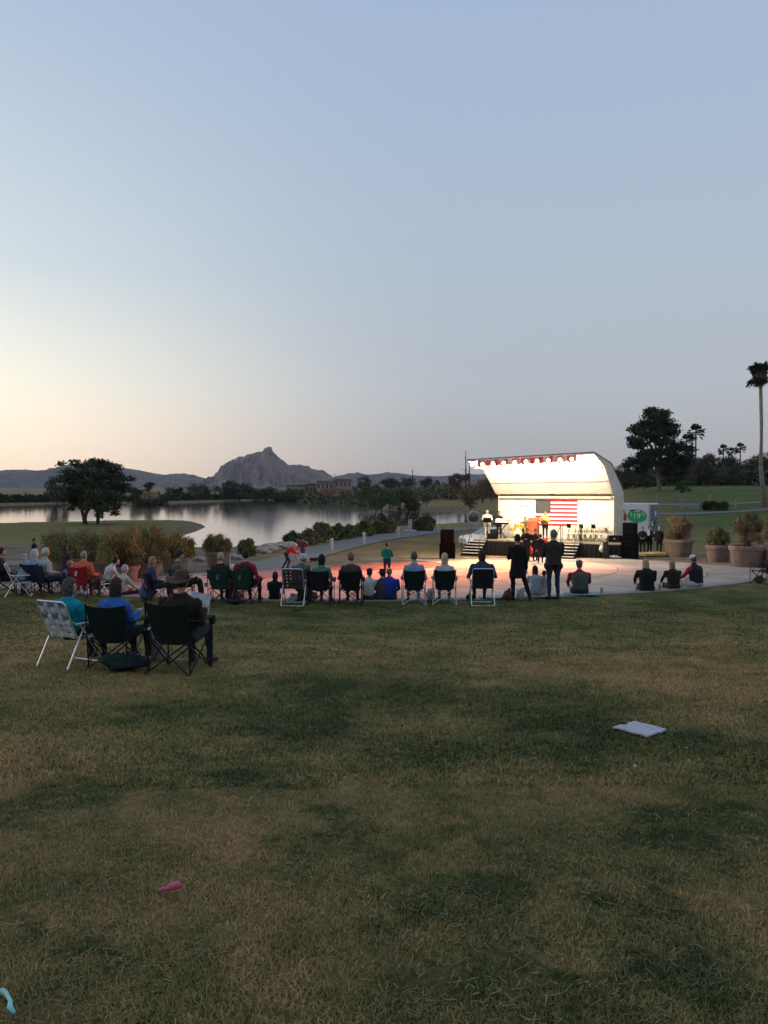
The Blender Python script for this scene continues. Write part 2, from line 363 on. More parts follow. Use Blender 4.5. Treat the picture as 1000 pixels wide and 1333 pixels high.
# air
hz = MB(); hz.box((0, 1400, 137), (8800, 8000, 290)); o = hz.build('haze', None); o.data.materials.clear()
hm = bpy.data.materials.new('haze'); hm.use_nodes = True; t = hm.node_tree; t.nodes.clear()
ou = N(t, 'ShaderNodeOutputMaterial'); pv = N(t, 'ShaderNodeVolumePrincipled'); pv.inputs['Density'].default_value = .62e-4; pv.inputs['Color'].default_value = (.80,.86,1,1); pv.inputs['Anisotropy'].default_value = .2
t.links.new(pv.outputs[0], ou.inputs['Volume']); o.data.materials.append(hm); tag(o, 'thin evening haze over the valley', None, None, 'stuff')
# ------------------------------------------------------------------ plaza, seat wall, promenade
conc = mat('plaza_concrete', (.34,.275,.235), .8, col2=(.23,.185,.155), scale=.9, bump=.25, bscale=30, rnd=True, spec=.25)
wallc = mat('seat_wall_concrete', (.30,.26,.225), .9, col2=(.21,.18,.155), scale=3, bump=.4)
pathc = mat('path_concrete', (.17,.155,.145), .85, col2=(.13,.12,.112), scale=.8, bump=.3, bscale=20)
def clip_poly(poly, a, b):     # keep what lies left of a->b
    out = []; n = len(poly)
    side = lambda p: (b[0]-a[0])*(p[1]-a[1])-(b[1]-a[1])*(p[0]-a[0])
    for i in range(n):
        p, q = poly[i], poly[(i+1) % n]; sp, sq = side(p), side(q)
        if sp >= 0: out.append(p)
        if sp*sq < 0: k = sp/(sp-sq); out.append((p[0]+(q[0]-p[0])*k, p[1]+(q[1]-p[1])*k))
    return out
plaza = bpy.data.objects.new('plaza', None); C.collection.objects.link(plaza); tag(plaza, kind='structure')
LIM = [((15.5,46.9),(1,44.4)), ((1,44.4),(-4.4,38.6)), ((19.5,36.3),(12.5,46.6))]
rad_e = [19.58, 16.2, 12.4, 8.2, 4.0]
nsec = 36
for i in range(4):
    r1, r0 = rad_e[i], rad_e[i+1]; ns = [36, 36, 24, 12][i]; gp = .022
    for k in range(ns):
        a0 = 2*math.pi*k/ns; a1 = 2*math.pi*(k+1)/ns
        p = []
        for q in range(4): a = a0+gp/r1+(a1-a0-2*gp/r1)*q/3; p.append((PC[0]+(r1-gp)*math.cos(a), PC[1]+(r1-gp)*math.sin(a)))
        for q in range(4): a = a1-gp/r0-(a1-a0-2*gp/r0)*q/3; p.append((PC[0]+(r0+gp)*math.cos(a), PC[1]+(r0+gp)*math.sin(a)))
        for a, b_ in LIM: p = clip_poly(p, a, b_) if len(p) > 2 else p
        if len(p) < 3: continue
        m_ = MB(); m_.rings([[(x, y, float(plaza_z(y))-.12) for x, y in p], [(x, y, float(plaza_z(y))) for x, y in p]])
        m_.build('slab', conc, plaza)
def strip(name, up, lo, m, dz, n=60, parent=None, kind='structure'):
    up = np.array(up, float); lo = np.array(lo, float)
    def res(a):
        tt = np.linspace(0, 1, len(a)); q = np.linspace(0, 1, n); return np.stack([np.interp(q, tt, a[:,0]), np.interp(q, tt, a[:,1])], 1)
    U, L = res(up), res(lo); K = 6; vs = []
    for (u, l) in zip(U, L):
        a = G(*u); b = G(*l)
        for k in range(K+1):
            p = a.lerp(b, k/K); vs.append((p.x, p.y, gz(p.x, p.y)+dz))
    fs = [(i*(K+1)+k, i*(K+1)+k+1, (i+1)*(K+1)+k+1, (i+1)*(K+1)+k) for i in range(n-1) for k in range(K)]
    o = MB().add(vs, fs).build(name, m, parent); tag(o, kind=kind); return o
up = [(668,683.5),(600,687),(560,690),(500,695),(450,703),(400,713.5),(360,725),(330,733.5),(300,742),(262,750)]
lo = [(668,688),(600,691),(560,695.5),(500,704.5),(455,715.5),(425,724),(400,733),(388,740),(372,749),(330,757)]
strip('promenade_path', up, lo, pathc, .045)
strip('walkway', [(395,739),(330,741),(262,746),(200,752),(130,757),(60,759),(-60,762)], [(372,765),(330,768),(262,768),(200,768),(130,768),(60,768),(-60,768)], conc, .02)
strip('golf_path', [(1010,652),(960,655),(880,656),(830,655.5),(800,656)], [(1010,653.5),(960,657),(880,658.5),(830,658),(800,658.5)], pathc, .05, 30)
strip('cart_path', [(1010,662),(960,665.5),(900,668),(860,668),(810,667)], [(1010,664),(960,667.5),(900,670.5),(860,670.5),(810,669)], pathc, .06, 30)
strip('left_path', [(-20,731),(60,731),(110,732)], [(-20,737),(60,737),(110,737)], pathc, .03, 12)
sw = thing('seat_wall', (PC[0], PC[1], 0), 0, 'low curved concrete seat wall between the lawn and the plaza', 'wall')
for k in range(44):
    a0 = R(178+k*4.2); a1 = a0+R(4.2)-.0012
    prof = [(19.6,-4.1),(19.6,-2.875),(19.625,-2.85),(20.0,-2.85),(20.02,-2.87),(20.02,-4.1)]
    MB().rings([[(r*math.cos(a), r*math.sin(a), z) for r, z in prof] for a in (a0, (a0*2+a1)/3, (a0+2*a1)/3, a1)]).build('wall_block', wallc, sw)
# bollards along the promenade
bm_ = mat('bollard_grey', (.42,.42,.42), .8, scale=5)
def bollard(px, py, hpx, label, r=.11):
    p = G(px, py); h = hpx/F*p.y
    t_ = thing('bollard', p, 0, label, 'bollard', 'grey bollards along the lakeside path')
    MB().lathe([(r,-.1),(r,h*.86)], 14).build('post', bm_, t_, 'auto')
    MB().lathe([(r*1.15,h*.862),(r*1.2,h*.93),(r*.9,h),(r*.3,h*1.03)], 14).build('cap', bm_, t_, 'auto')
for a in [(432,716,15,'grey bollard beside the maroon shirted walker'), (474,708,15,'grey bollard by the path, second from the walker'), (519,700,13,'grey bollard right of the stone pedestal on the grass edge'),
          (571,694,13,'grey bollard behind the left loudspeaker stack'), (32,735,14,'pale bollard at the left edge behind the seated crowd')]: bollard(*a)
p = G(534,692); ped = thing('pedestal', p, 0, 'stone pedestal with a dark lantern top beside the path', 'pedestal')
k_ = p.y/F; sg = mat('stone_grey', (.40,.39,.37), .9, bump=.4, scale=4); dkm = mat('dark_metal', (.03,.03,.032), .5, metal=.4)
MB().bbox((0,0,.06),(16*k_,16*k_,.16)).build('base', sg, ped); MB().bbox((0,0,.14+7*k_),(5*k_,5*k_,14*k_),.02).build('shaft', sg, ped)
MB().lathe([(1*k_,.14+14*k_),(3*k_,.14+15*k_),(2.6*k_,.14+18*k_),(1.2*k_,.14+21*k_),(.2*k_,.14+22*k_)],10).build('lantern', dkm, ped, 'auto')
# ring sculpture behind the singer
p = G(617,684); p = Vector((p.x, p.y, gz(p.x,p.y))); rg = thing('ring_sculpture', p, 0, 'round grey stone ring standing beyond the white car', 'sculpture'); rad = 8.2*p.y/F
ring = [[( (rad+rad*.2*math.cos(b))*math.cos(a), rad*.25*math.sin(b), rad*1.15+(rad+rad*.2*math.cos(b))*math.sin(a)) for b in np.linspace(0, 2*math.pi, 8, endpoint=False)] for a in np.linspace(0, 2*math.pi, 28)]
MB().rings(ring, cap=False).build('ring', sg, rg, True); MB().bbox((0,0,.1),(rad*1.6,rad*.9,.4)).build('plinth', sg, rg)

# ------------------------------------------------------------------ planting
LEAF = {}
def leafmat(key, c, isl=.45, rough=.75):
    return mat('leaf_'+key, c, rough, var=.25, scale=.8, island=isl, spec=.15)
def leaf_cloud(cl, n, size, rng, squash=.8, shell=.55, asp=1.7, droop=0):
    """cl: list of (x,y,z,r); returns verts, faces of leaf quads spread through the clumps"""
    cl = np.array(cl, float); w = cl[:,3]**2; ids = rng.choice(len(cl), n, p=w/w.sum())
    d = rng.normal(size=(n,3)); d /= np.linalg.norm(d, axis=1)[:,None]
    rr = cl[ids,3]*(shell+(1-shell)*rng.random(n)**.6)*(1+.18*rng.normal(size=n))
    c = cl[ids,:3]+d*rr[:,None]*np.array([1,1,squash])
    a = rng.normal(size=(n,3))+d*.3; a[:,2] -= droop; a /= np.linalg.norm(a, axis=1)[:,None]
    b = np.cross(a, rng.normal(size=(n,3))); b /= np.linalg.norm(b, axis=1)[:,None]
    s = size*(.6+.8*rng.random(n)); a = a*(s*asp/2)[:,None]; b = b*(s/2)[:,None]
    v = np.stack([c-a, c+b*.8-a*.1, c+a, c-b*.8-a*.1], 1).reshape(-1,3)
    f = np.arange(n*4).reshape(-1,4); return v, f
def np_mesh(name, v, f, m):
    me = bpy.data.meshes.new(name); me.from_pydata(np.asarray(v).tolist(), [], np.asarray(f).tolist()); me.materials.append(m); return me
barkm = mat('bark_mid', (.17,.13,.10), .95, bump=.5, scale=3); barkd = mat('bark_dark', (.09,.07,.055), .95, bump=.6, scale=3); barkl = mat('bark_pale', (.30,.25,.20), .95, bump=.5, scale=3)
def tree_meshes(kind, seed, green, bark=None, n=3200, leaf=.24):
    """a tree 10 units tall; returns (trunk mesh, crown mesh)"""
    rng = np.random.default_rng(seed); cl = []; tb = MB(); bark = bark or barkd
    if kind == 'round':
        for _ in range(26):
            a = rng.random()*6.283; r = rng.random()**.5*3.4; z = 5.6+rng.normal()*1.5; r *= math.sqrt(max(.15, 1-((z-5.4)/4.6)**2))
            cl.append((r*math.cos(a), r*math.sin(a), min(z, 8.9), .9+rng.random()*.75))
        tb.path([(0,0,-.4),(.1,.05,1.5),(.3,0,3.2),(.1,.1,5.5)], [.42,.3,.24,.1], 8)
    elif kind == 'wide':
        for _ in range(34):
            a = rng.random()*6.283; r = rng.random()**.5*6.0; z = 3.2+rng.random()*5.2*math.sqrt(max(.1, 1-(r/6.6)**2))
            cl.append((r*math.cos(a), r*math.sin(a), z, 1.0+rng.random()*.8))
        tb.path([(0,0,-.4),(.3,.1,1.0),(1.2,0,2.6),(1.8,.2,4.5)], [.4,.32,.25,.1], 8); tb.path([(0,0,.3),(-.8,.1,2),(-1.9,0,4)], [.3,.22,.08], 7)
    elif kind == 'airy':
        for _ in range(20):
            a = rng.random()*6.283; r = rng.random()**.5*3.6; z = 4+rng.random()*5
            cl.append((r*math.cos(a), r*math.sin(a), z, .7+rng.random()*.6))
        tb.path([(0,0,-.4),(.2,0,2),(-.2,.1,4.5),(.3,0,7)], [.26,.2,.14,.05], 7)
    elif kind == 'tall':
        for _ in range(24):
            z = 3.2+rng.random()*6.0; r = rng.random()**.5*(2.1-.12*abs(z-6)); a = rng.random()*6.283
            cl.append((r*math.cos(a), r*math.sin(a), z, .6+rng.random()*.5))
        tb.path([(0,0,-.4),(.1,0,3),(-.1,.1,6),(.1,0,9)], [.25,.2,.14,.04], 7)
    elif kind == 'pine':
        for (x, z, r) in [(-.3,9.2,.85),(.3,8.7,.9),(-.5,8.2,1.0),(.6,7.8,.9),(1.2,7.3,.7),(-1.6,7.5,.9),(-.6,7.1,1.0),(.9,6.7,1.0),(-2.5,6.9,.8),(-2.0,6.3,.9),(1.7,6.2,.7),(-.9,5.9,.9),(.5,5.5,.9),(-3.2,5.6,.8),(-2.4,5.2,.9),(2.3,4.9,.8),(3.1,4.6,.8),(1.3,4.5,1.0),(-.4,4.3,1.0),(-2.0,4.1,1.0),(3.3,3.9,.8),(2.3,3.6,1.0),(.8,3.2,1.0),(-3.2,3.3,.9),(-1.6,3.0,1.0),(3.2,3.0,.8),(-4.0,2.9,.7),(1.9,2.5,.9),(-2.6,2.4,.8),(.9,2.1,.8),(2.9,2.1,.7)]:
            cl.append((x, rng.normal()*1.0, z, r*1.25)); cl.append((x+rng.normal()*.3, rng.normal()*1.4, z+rng.normal()*.25, r*1.1)); cl.append((x+rng.normal()*.3, rng.normal()*1.2, z+rng.normal()*.25, r*.95))
        tb.path([(.1,0,-.6),(-.1,0,1.2),(-.55,0,3.4),(-.5,0,6),(-.3,0,8.8)], [.30,.24,.2,.15,.04], 9)
    elif kind == 'willow':     # the spreading tree on the lawn point, seen from the plaza
        for (x, z, r) in [(-.2,8.9,.8),(.9,9.2,.8),(1.7,8.8,.8),(2.9,8.4,.9),(-1.3,8.7,.6),(-1.1,7.6,.9),(.2,7.7,1.0),(1.4,7.6,1.1),(2.7,7.2,1.0),(3.7,6.6,.8),(-2.0,6.6,.9),(-.8,6.2,1.1),(.8,6.0,1.2),(2.4,5.8,1.2),(3.9,5.4,.9),(-2.6,5.2,.9),(-1.4,4.6,1.0),(.4,4.4,1.1),(2.0,4.2,1.2),(3.6,4.2,1.0),(4.4,3.8,.7),(-2.6,3.9,.8),(-1.6,3.2,.8),(.9,2.9,.9),(2.3,2.6,1.0),(3.4,2.6,.8),(-1.5,2.3,.5),(2.2,1.7,.6)]:
            for _ in range(3): cl.append((x*1.0+rng.normal()*.2, rng.normal()*1.5, z+rng.normal()*.2, r*(.78+.28*rng.random())))
        tb.path([(-.1,0,-.4),(-.25,0,.8),(.0,0,1.9),(.6,0,2.8),(1.5,.1,3.2),(2.4,0,4.5)], [.34,.26,.22,.2,.16,.06], 9); tb.path([(-.2,0,.5),(-.6,.1,2.2),(-1.0,0,4.6)], [.24,.17,.06], 8); tb.path([(1.2,0,-.3),(1.3,.1,1.4),(1.7,0,3)], [.22,.2,.1], 7)
    for k, q in enumerate(cl):
        if k % 3 == 0 and kind not in ('willow',):
            z0 = max(1.2, q[2]*.55); tb.path([(0,0,z0),(q[0]*.55,q[1]*.5,(z0+q[2])/2+.1),(q[0]*.95,q[1]*.95,q[2])], [.12,.08,.02], 5)
    v, f = leaf_cloud(cl, n, leaf, rng, .75 if kind != 'pine' else .45, .35, droop=.4 if kind in ('willow','airy') else 0)
    return tb.mesh('trunk', bark), np_mesh('crown', v, f, green)
g_dark = leafmat('dark_green', (.050,.062,.030)); g_mid = leafmat('mid_green', (.080,.105,.040)); g_olive = leafmat('olive', (.13,.125,.060)); g_pine = leafmat('pine', (.036,.048,.025), .35)
g_willow = leafmat('willow', (.068,.076,.040)); g_rust = leafmat('dusty', (.13,.10,.065)); g_bright = leafmat('bright', (.06,.11,.03)); g_gold = leafmat('golden', (.38,.24,.09), .5); g_tan = leafmat('tan_brush', (.27,.20,.11), .45); g_brush = leafmat('brush', (.21,.18,.065), .45); g_reed = leafmat('reed', (.12,.135,.055), .4)
TM = {}
def tmesh(kind, var, gk):
    key = (kind, var, gk)
    if key not in TM:
        gm_ = {'dark':g_dark,'willow':g_willow,'mid':g_mid,'olive':g_olive,'pine':g_pine,'rust':g_rust,'bright':g_bright}[gk]
        TM[key] = tree_meshes(kind, hash(kind) % 1 + var*17+3, gm_, barkl if kind == 'airy' else barkm if kind == 'pine' else barkd,
                              {'pine':26000,'willow':24000}.get(kind, 3600), {'pine':.17,'willow':.19,'tall':.24}.get(kind, .27))
    return TM[key]
def tree(px, top, base, kind, var, gk, label, group=None, D=None, wx=1.0, name='tree', cat='tree', rz=None):
    p = G(px, base) if D is None else GX(px, D)
    h = (base-top)/F*p.y if D is None else -(top-HY)/F*D-p.z
    s = h/9.8; t_ = thing(name, p, 0 if kind in ('pine','willow') else (rz if rz is not None else px*.7), label, cat, group, (s*wx, s*wx, s))
    tr, cr = tmesh(kind, var, gk)
    for nm, me in (('trunk', tr), ('crown', cr)):
        o = bpy.data.objects.new(nm, me); C.collection.objects.link(o); o.parent = t_
    return t_
tree(113,597,682.5,'willow',0,'willow','large spreading dark tree with leaning trunks on the grassy point', name='willow_tree', wx=1.32)
tree(75,617,655,'round',0,'dark','small round headed tree just left of the large spreading tree', D=250, wx=.75)
far = 'dark trees on the far lake shore'
for (px, top, D, kind, v, g, wx, lab) in [
 (6,642,255,'round',0,'dark',1.5,'low dark tree at the left edge of the far shore'), (23,641,258,'round',1,'dark',1.6,'low dark tree second from the left edge of the far shore'),
 (182,629,262,'round',1,'dark',1.1,'dark tree just right of the large spreading tree across the lake'), (194,627,270,'tall',0,'dark',1.4,'taller dark tree behind the pale reed bed'),
 (222,633,300,'round',0,'dark',.95,'small dark tree between the reed bed and the big shore trees'), (231,631,302,'round',1,'dark',1.1,'rounded dark tree left of the two big shore trees'),
 (258,624,330,'wide',0,'dark',.95,'broad dark tree below the left foot of the butte'), (292,621,332,'wide',1,'dark',.9,'broad dark tree directly below the butte face'), (312,627,330,'round',0,'dark',1.4,'dark tree with a pale trunk right of the broad shore trees'),
 (270,634,345,'round',1,'dark',1.3,'low dark tree filling the gap between the broad shore trees')]:
    tree(px, top, None or 0, kind, v, g, lab, far, D=D, wx=wx)
row = 'green shrubby trees along the far shore below the butte'
rnd = random.Random(3)
for i, px in enumerate(range(326, 398, 7)):
    tree(px, 636+rnd.uniform(-5,2), 0, 'round', i%2, ['olive','mid','dark'][i%3], 'low green tree in the shoreline row below the right slope of the butte', row, D=352+rnd.uniform(-8,12), wx=1.5)
for (px, top, D, lab) in [(384,637,345,'green bush in front of the pale flat roofed houses'),(378,638,346,'green bush left of the flat roofed houses')]: tree(px, top, 0, 'round', 1, 'mid', lab, D=D, wx=1.6, name='bush', cat='bush')
# the centre spit
for (px, top, D, kind, v, g, wx, lab) in [
 (493,622,172,'wide',1,'mid',.82,'wide bright green tree leaning over the water in the centre'), (520,632,185,'round',0,'mid',1.25,'green tree right of the wide waterside tree'),
 (533,638,168,'round',1,'dark',1.1,'dark low tree above the small waterside stump'), (555,640,190,'round',0,'olive',.9,'slender trunked olive tree standing on the dry bank'),
 (507,618,420,'round',1,'dark',1.6,'dark tree on the skyline behind the wide waterside tree'), (530,620,420,'round',0,'dark',1.2,'dark skyline tree left of the thin mast'),
 (474,618,430,'round',0,'dark',.75,'small round tree on the skyline right of the houses'), (553,617,400,'round',1,'dark',1.0,'dark pointed tree on the skyline right of the thin mast'),
 (566,628,380,'wide',0,'olive',.9,'olive tree band behind the dry bank, left part'), (585,626,360,'wide',1,'olive',.9,'olive tree band behind the dry bank, right part'),
 (598,612,200,'airy',0,'rust',.8,'bare looking brownish tree beside the tall snag'), (612,640,165,'round',1,'mid',1.2,'bushy green tree left of the stage canopy'), (628,622,230,'round',0,'olive',1.2,'olive tree just behind the left end of the stage'),
 (640,618,260,'wide',1,'dark',.9,'dark tree touching the left wall of the stage'), (622,634,190,'airy',1,'olive',1.2,'thin olive tree left of the stage wall'), (604,632,300,'wide',0,'dark',.9,'dark tree behind the snag'), (575,622,430,'wide',1,'dark',.8,'long dark skyline tree above the dry bank'),
 (540,632,330,'wide',0,'mid',.9,'green tree below the skyline in the centre'), (461,630,420,'round',1,'mid',1.1,'green tree at the right end of the flat roofed houses')]:
    tree(px, top, 0, kind, v, g, lab, 'trees on the banks left of the stage', D=D, wx=wx)
# snag and masts
def snag(px, top, D, label, seed):
    p = GX(px, D); h = -(top-HY)/F*D-p.z; rng = random.Random(seed); t_ = thing('dead_tree', p, 0, label, 'dead tree')
    MB().path([(0,0,-.3),(.1,0,h*.5),(0,0,h)], [.3,.2,.06], 7).build('trunk', barkd, t_)
    for k in range(13):
        z = h*(.42+.045*k); a = rng.uniform(0, 6.28); L = rng.uniform(.8, 2.0)*(1.3-z/h)*1.6
        MB().path([(0,0,z),(L*.6*math.cos(a),L*.6*math.sin(a),z+.2),(L*math.cos(a),L*math.sin(a),z+.1)], [.07,.05,.02], 5).build('branch', barkd, t_)
snag(606,587,205,'tall bare dead tree rising left of the stage canopy', 4); snag(611,598,212,'shorter bare dead tree beside the taller one', 6)
for (px, top, D, r, lab) in [(436,616,400,.14,'tall thin pole in front of the flat roofed houses'), (537,611,380,.22,'thin dark mast on the skyline in the centre')]:
    p = GX(px, D); h = -(top-HY)/F*D-p.z; q = thing('utility_pole', p, 0, lab, 'pole'); MB().tube((0,0,-.5),(0,0,h),r*1.2,r*.7).build('shaft', barkd, q); MB().box((0,0,h*.93),(1.6,.12,.14)).build('crossarm', barkd, q)
# right bank
tree(858,526,641,'pine',0,'pine','very large dark pine leaning over the slope right of the stage', D=150, name='pine_tree', wx=.86)
rg_ = 'trees along the hilltop behind the golf course'
for (px, top, D, kind, v, g, wx, lab) in [
 (806,598,190,'wide',0,'dark',.75,'dark tree directly behind the right end of the canopy'), (826,604,180,'wide',1,'dark',.8,'dark tree between the stage and the big pine trunk'), (790,612,210,'wide',1,'dark',.8,'dark tree mostly hidden behind the stage roof'),
 (885,587,215,'round',0,'rust',1.3,'brownish tree right behind the big pine'), (912,584,225,'round',1,'rust',1.1,'brownish rounded tree right of the big pine'), (925,588,230,'wide',0,'rust',.7,'dusty brown tree left of the three small palms'),
 (942,592,222,'round',0,'dark',1.2,'dark tree below the three small palms'), (960,588,235,'wide',1,'olive',.7,'olive tree right of the three small palms'), (976,586,225,'round',1,'rust',1.2,'brown tree left of the tall palm trunk'), (994,588,228,'wide',0,'dark',.7,'dark tree behind the tall palm trunk'), (1012,584,230,'round',0,'rust',1.3,'brown tree at the right edge behind the palm'),
 (872,602,200,'wide',1,'dark',.75,'dark mass of foliage under the right side of the pine'), (900,604,205,'round',0,'dark',1.3,'dark tree low behind the white limbed tree'),
 (918,600,196,'round',1,'dark',1.2,'dark tree at the top of the golf slope'), (935,606,200,'round',0,'olive',1.3,'olive green tree at the top of the golf slope'), (952,603,205,'round',1,'dark',1.3,'dark bushy tree above the pale sand'), (988,602,205,'round',0,'dark',1.3,'dark tree touching the tall palm trunk'), (968,606,202,'round',1,'olive',1.2,'olive tree just left of the tall palm trunk'),
 (838,618,170,'round',1,'dark',1.3,'small dark tree at the foot of the pine, left side'), (770,622,240,'wide',0,'olive',.9,'olive tree hidden behind the stage wall')]:
    tree(px, top, 0, kind, v, g, lab, rg_, D=D, wx=wx)
tree(893,622,654,'airy',0,'bright','light green small tree in front of the fenced play area', D=112, wx=1.0)
tree(900,608,640,'airy',1,'rust','white limbed sparse tree right of the pine trunk', D=160, wx=.8)
# palms
palmg = leafmat('palm', (.028,.036,.018), .3)
def palm_meshes(seed, n=46, wd=1.0):
    rng = np.random.default_rng(seed); v = []; f = []
    for k in range(n):
        a = rng.random()*6.283; el = rng.uniform(-1.0, 1.35); L = rng.uniform(.85, 1.15)*1.35
        d = np.array([math.cos(a)*math.cos(el), math.sin(a)*math.cos(el), math.sin(el)]); s = np.array([-math.sin(a), math.cos(a), 0])
        stem = lambda q: d*L*q*.62+np.array([0,0,-.35*q*q*.5])
        tip = stem(1.0)
        for j in range(13):
            th = (j-6)/6*1.25; dd = d*math.cos(th)+s*math.sin(th); l = L*.55*(1-.25*abs(th)/1.25)*rng.uniform(.8,1.1)
            e = tip+dd*l+np.array([0,0,-.22*l]); w = np.cross(dd, rng.normal(size=3)); w = w/np.linalg.norm(w)*.05*wd; o = len(v)
            v += [tip-w*.4, tip+dd*l*.55+w, e, tip+dd*l*.55-w]; f.append((o, o+1, o+2, o+3))
        o = len(v); w = s*.02; v += [w, -w, tip-w, tip+w]; f.append((o, o+1, o+2, o+3))
    return np_mesh('frond_crown', v, f, palmg)
PM = [palm_meshes(1, 62, 1.1), palm_meshes(2, 46, 1.8)]
def palm(px, top, base, D, label, cw, lean=0, group='palms on the right bank', r=.22):
    p = GX(px, D); h = -(top-HY)/F*D-p.z; t_ = thing('palm_tree', p, 0, label, 'palm tree', group)
    R0 = cw/2/F*D
    tb = MB(); H_ = h-R0*.95; pts = [(0,0,-.4),(-lean*.75,0,H_*.3),(-lean*.72,0,H_*.62),(-lean,0,H_)]
    tb.path(pts, [r*1.55,r*1.0,r*.85,r*.8], 10); tb.build('trunk', barkl if D < 150 else barkd, t_, True)
    o = bpy.data.objects.new('crown', PM[D > 150]); C.collection.objects.link(o); o.parent = t_; o.location = (-lean,0,H_-.15); o.scale = (R0/(1.45 if D < 150 else 1.0),)*3
    if D < 150:    # skirt of dead fronds
        v, f = leaf_cloud([(0,0,-.1,.75),(0,0,-.55,.55),(0,0,-1.0,.38)], 420, .5, np.random.default_rng(4), 1, .4, 2.5, 2.5)
        o = bpy.data.objects.new('dead_fronds', np_mesh('dead_fronds', v, f, g_rust)); C.collection.objects.link(o); o.parent = t_; o.location = (-lean,0,H_)
palm(996,468,662,104,'very tall fan palm standing at the right edge of the picture', 38, lean=.85, r=.26)
palm(905,553,0,215,'palm with a visible trunk rising right of the big pine', 17)
palm(893,566,0,222,'palm head half hidden behind the big pine', 14)
palm(941,579,0,260,'left one of three small palms on the hilltop', 11); palm(952,583,0,262,'middle and lowest of three small palms on the hilltop', 9); palm(963,577,0,262,'right one of three small palms on the hilltop', 11)
palm(398,630,0,420,'tiny palm above the flat roofed houses', 7, group='small palms by the houses'); palm(405,629,0,425,'second tiny palm above the flat roofed houses', 7, group='small palms by the houses')

# ornamental pots and shrubs
terra = mat('terracotta', (.25,.175,.145), .85, col2=(.15,.105,.085), scale=3, bump=.3, rnd=True); soil = mat('soil', (.05,.035,.025), 1)
strap_m = mat('pale_strap', (.45,.42,.40), .8)
def brush(name_, cx, rx, h, n, seed, m1, leaf=.09, up=.9, clumps=19):
    rng = np.random.default_rng(seed); cl = []
    for _ in range(clumps):
        a = rng.random()*6.283; r = rng.random()**.5*rx*.8; z = h*(.16+.72*rng.random()*(1-.55*(r/rx)**2)); cl.append((r*math.cos(a), r*math.sin(a), z, rx*(.18+.16*rng.random())))
    v, f = leaf_cloud(cl, n, leaf, rng, 1.1, .15, 3.0, -up); return np_mesh(name_, v, f, m1)
def stems(rx, h, n, seed, m1):
    rng = np.random.default_rng(seed); v = []; f = []
    for _ in range(n):
        a = rng.random()*6.283; r = rng.random()*rx; e = np.array([r*math.cos(a)*1.1, r*math.sin(a)*1.1, h*(.55+.55*rng.random())]); b0 = np.array([r*.35*math.cos(a), r*.35*math.sin(a), 0.])
        mid = (b0+e)/2+np.array([0,0,h*.08]); w = np.array([-math.sin(a), math.cos(a), 0])*.012; o = len(v)
        v += [b0-w, b0+w, mid+w, mid-w, e]; f += [(o,o+1,o+2,o+3)]; f += [(o+3,o+2,o+4,o+4)][:0]; f += [(o+3,o+2,o+4)]
    me = bpy.data.meshes.new('stems'); me.from_pydata([tuple(q) for q in v], [], f); me.materials.append(m1); return me
def planter(px, base, wpx, hpx, ph, label, gm_, seed, group, D=None, strap=False, low=None, pw=1.0):
    p = G(px, base) if D is None else GX(px, D); k = p.y/F; r = wpx*k/2; h = hpx*k
    t_ = thing('planter', p, seed*.3, label, 'planter', group)
    MB().lathe([(r*.78,-.05),(r*.82,0),(r*.95,h*.78),(r*.96,h*.80),(r*1.04,h*.81),(r*1.05,h*.97),(r*1.0,h),(r*.92,h),(r*.90,h*.88),(r*.2,h*.88)], 32).build('pot', terra, t_, 'auto')
    MB().lathe([(r*.9,h*.875),(r*.5,h*.90),(.01,h*.9)], 20).build('soil', soil, t_)
    if strap: MB().box((0,-r*.93,h*.42),(r*.18,.06,h*.84)).build('strap', strap_m, t_)
    pr = r*pw*1.2; q = ph*k*1.12
    for nm, me in (('foliage', brush('foliage', 0, pr, q, 6500, seed, gm_[0], .04, 1.6, 22)), ('flower_tops' if gm_[1] is g_gold else 'twigs', brush('tops', 0, pr*.95, q*1.08, 3400, seed+50, gm_[1], .038, 2.2)), ('stem_bundle', stems(pr*.9, q, 60, seed, barkd))):
        o = bpy.data.objects.new(nm, me); C.collection.objects.link(o); o.parent = t_; o.location = (0,0,h*.86); tag(o, kind='stuff' if nm == 'stem_bundle' else None)
    return t_
pg_ = 'large round planters around the plaza'
# right
planter(884,723,37,23,33,'round pot with golden brush left of the other right hand planters',(g_tan,g_tan),1,pg_,D=47.5,pw=.85)
planter(936,730,31,22,24,'darker round pot with green shrub behind the tallest brush planter',(g_brush,g_olive),2,pg_,D=43,pw=.8)
planter(974,735,45,28,52,'large round pot with the tallest tan brush at the right edge',(g_tan,g_tan),3,pg_,D=39.2,pw=.78)
planter(1014,722,40,22,42,'round pot cut by the right edge with pinkish tan brush',(g_tan,g_tan),4,pg_,D=46,pw=.9)
# left
planter(284,737.5,33,20,25,'single round pot with a vertical strap and light green grass beside the lake',(g_brush,g_tan),5,pg_,strap=True)
planter(228,745,36,20,30,'terracotta pot with golden shrub at the right end of the left row',(g_brush,g_gold),6,pg_,pw=1.3)
planter(190,752,38,20,46,'pot with orange topped bush behind the row of seated people',(g_brush,g_gold),7,pg_,pw=1.6)
planter(160,757,42,21,48,'pot with the widest orange topped bush near the man in white',(g_brush,g_gold),8,pg_,pw=1.5)
planter(124,747,36,18,38,'pot with yellow green bush behind the orange jacket',(g_brush,g_tan),9,pg_,pw=1.6)
planter(86,742,36,16,34,'pot with yellow green bush at the left end of the row',(g_brush,g_tan),10,pg_,pw=1.6)
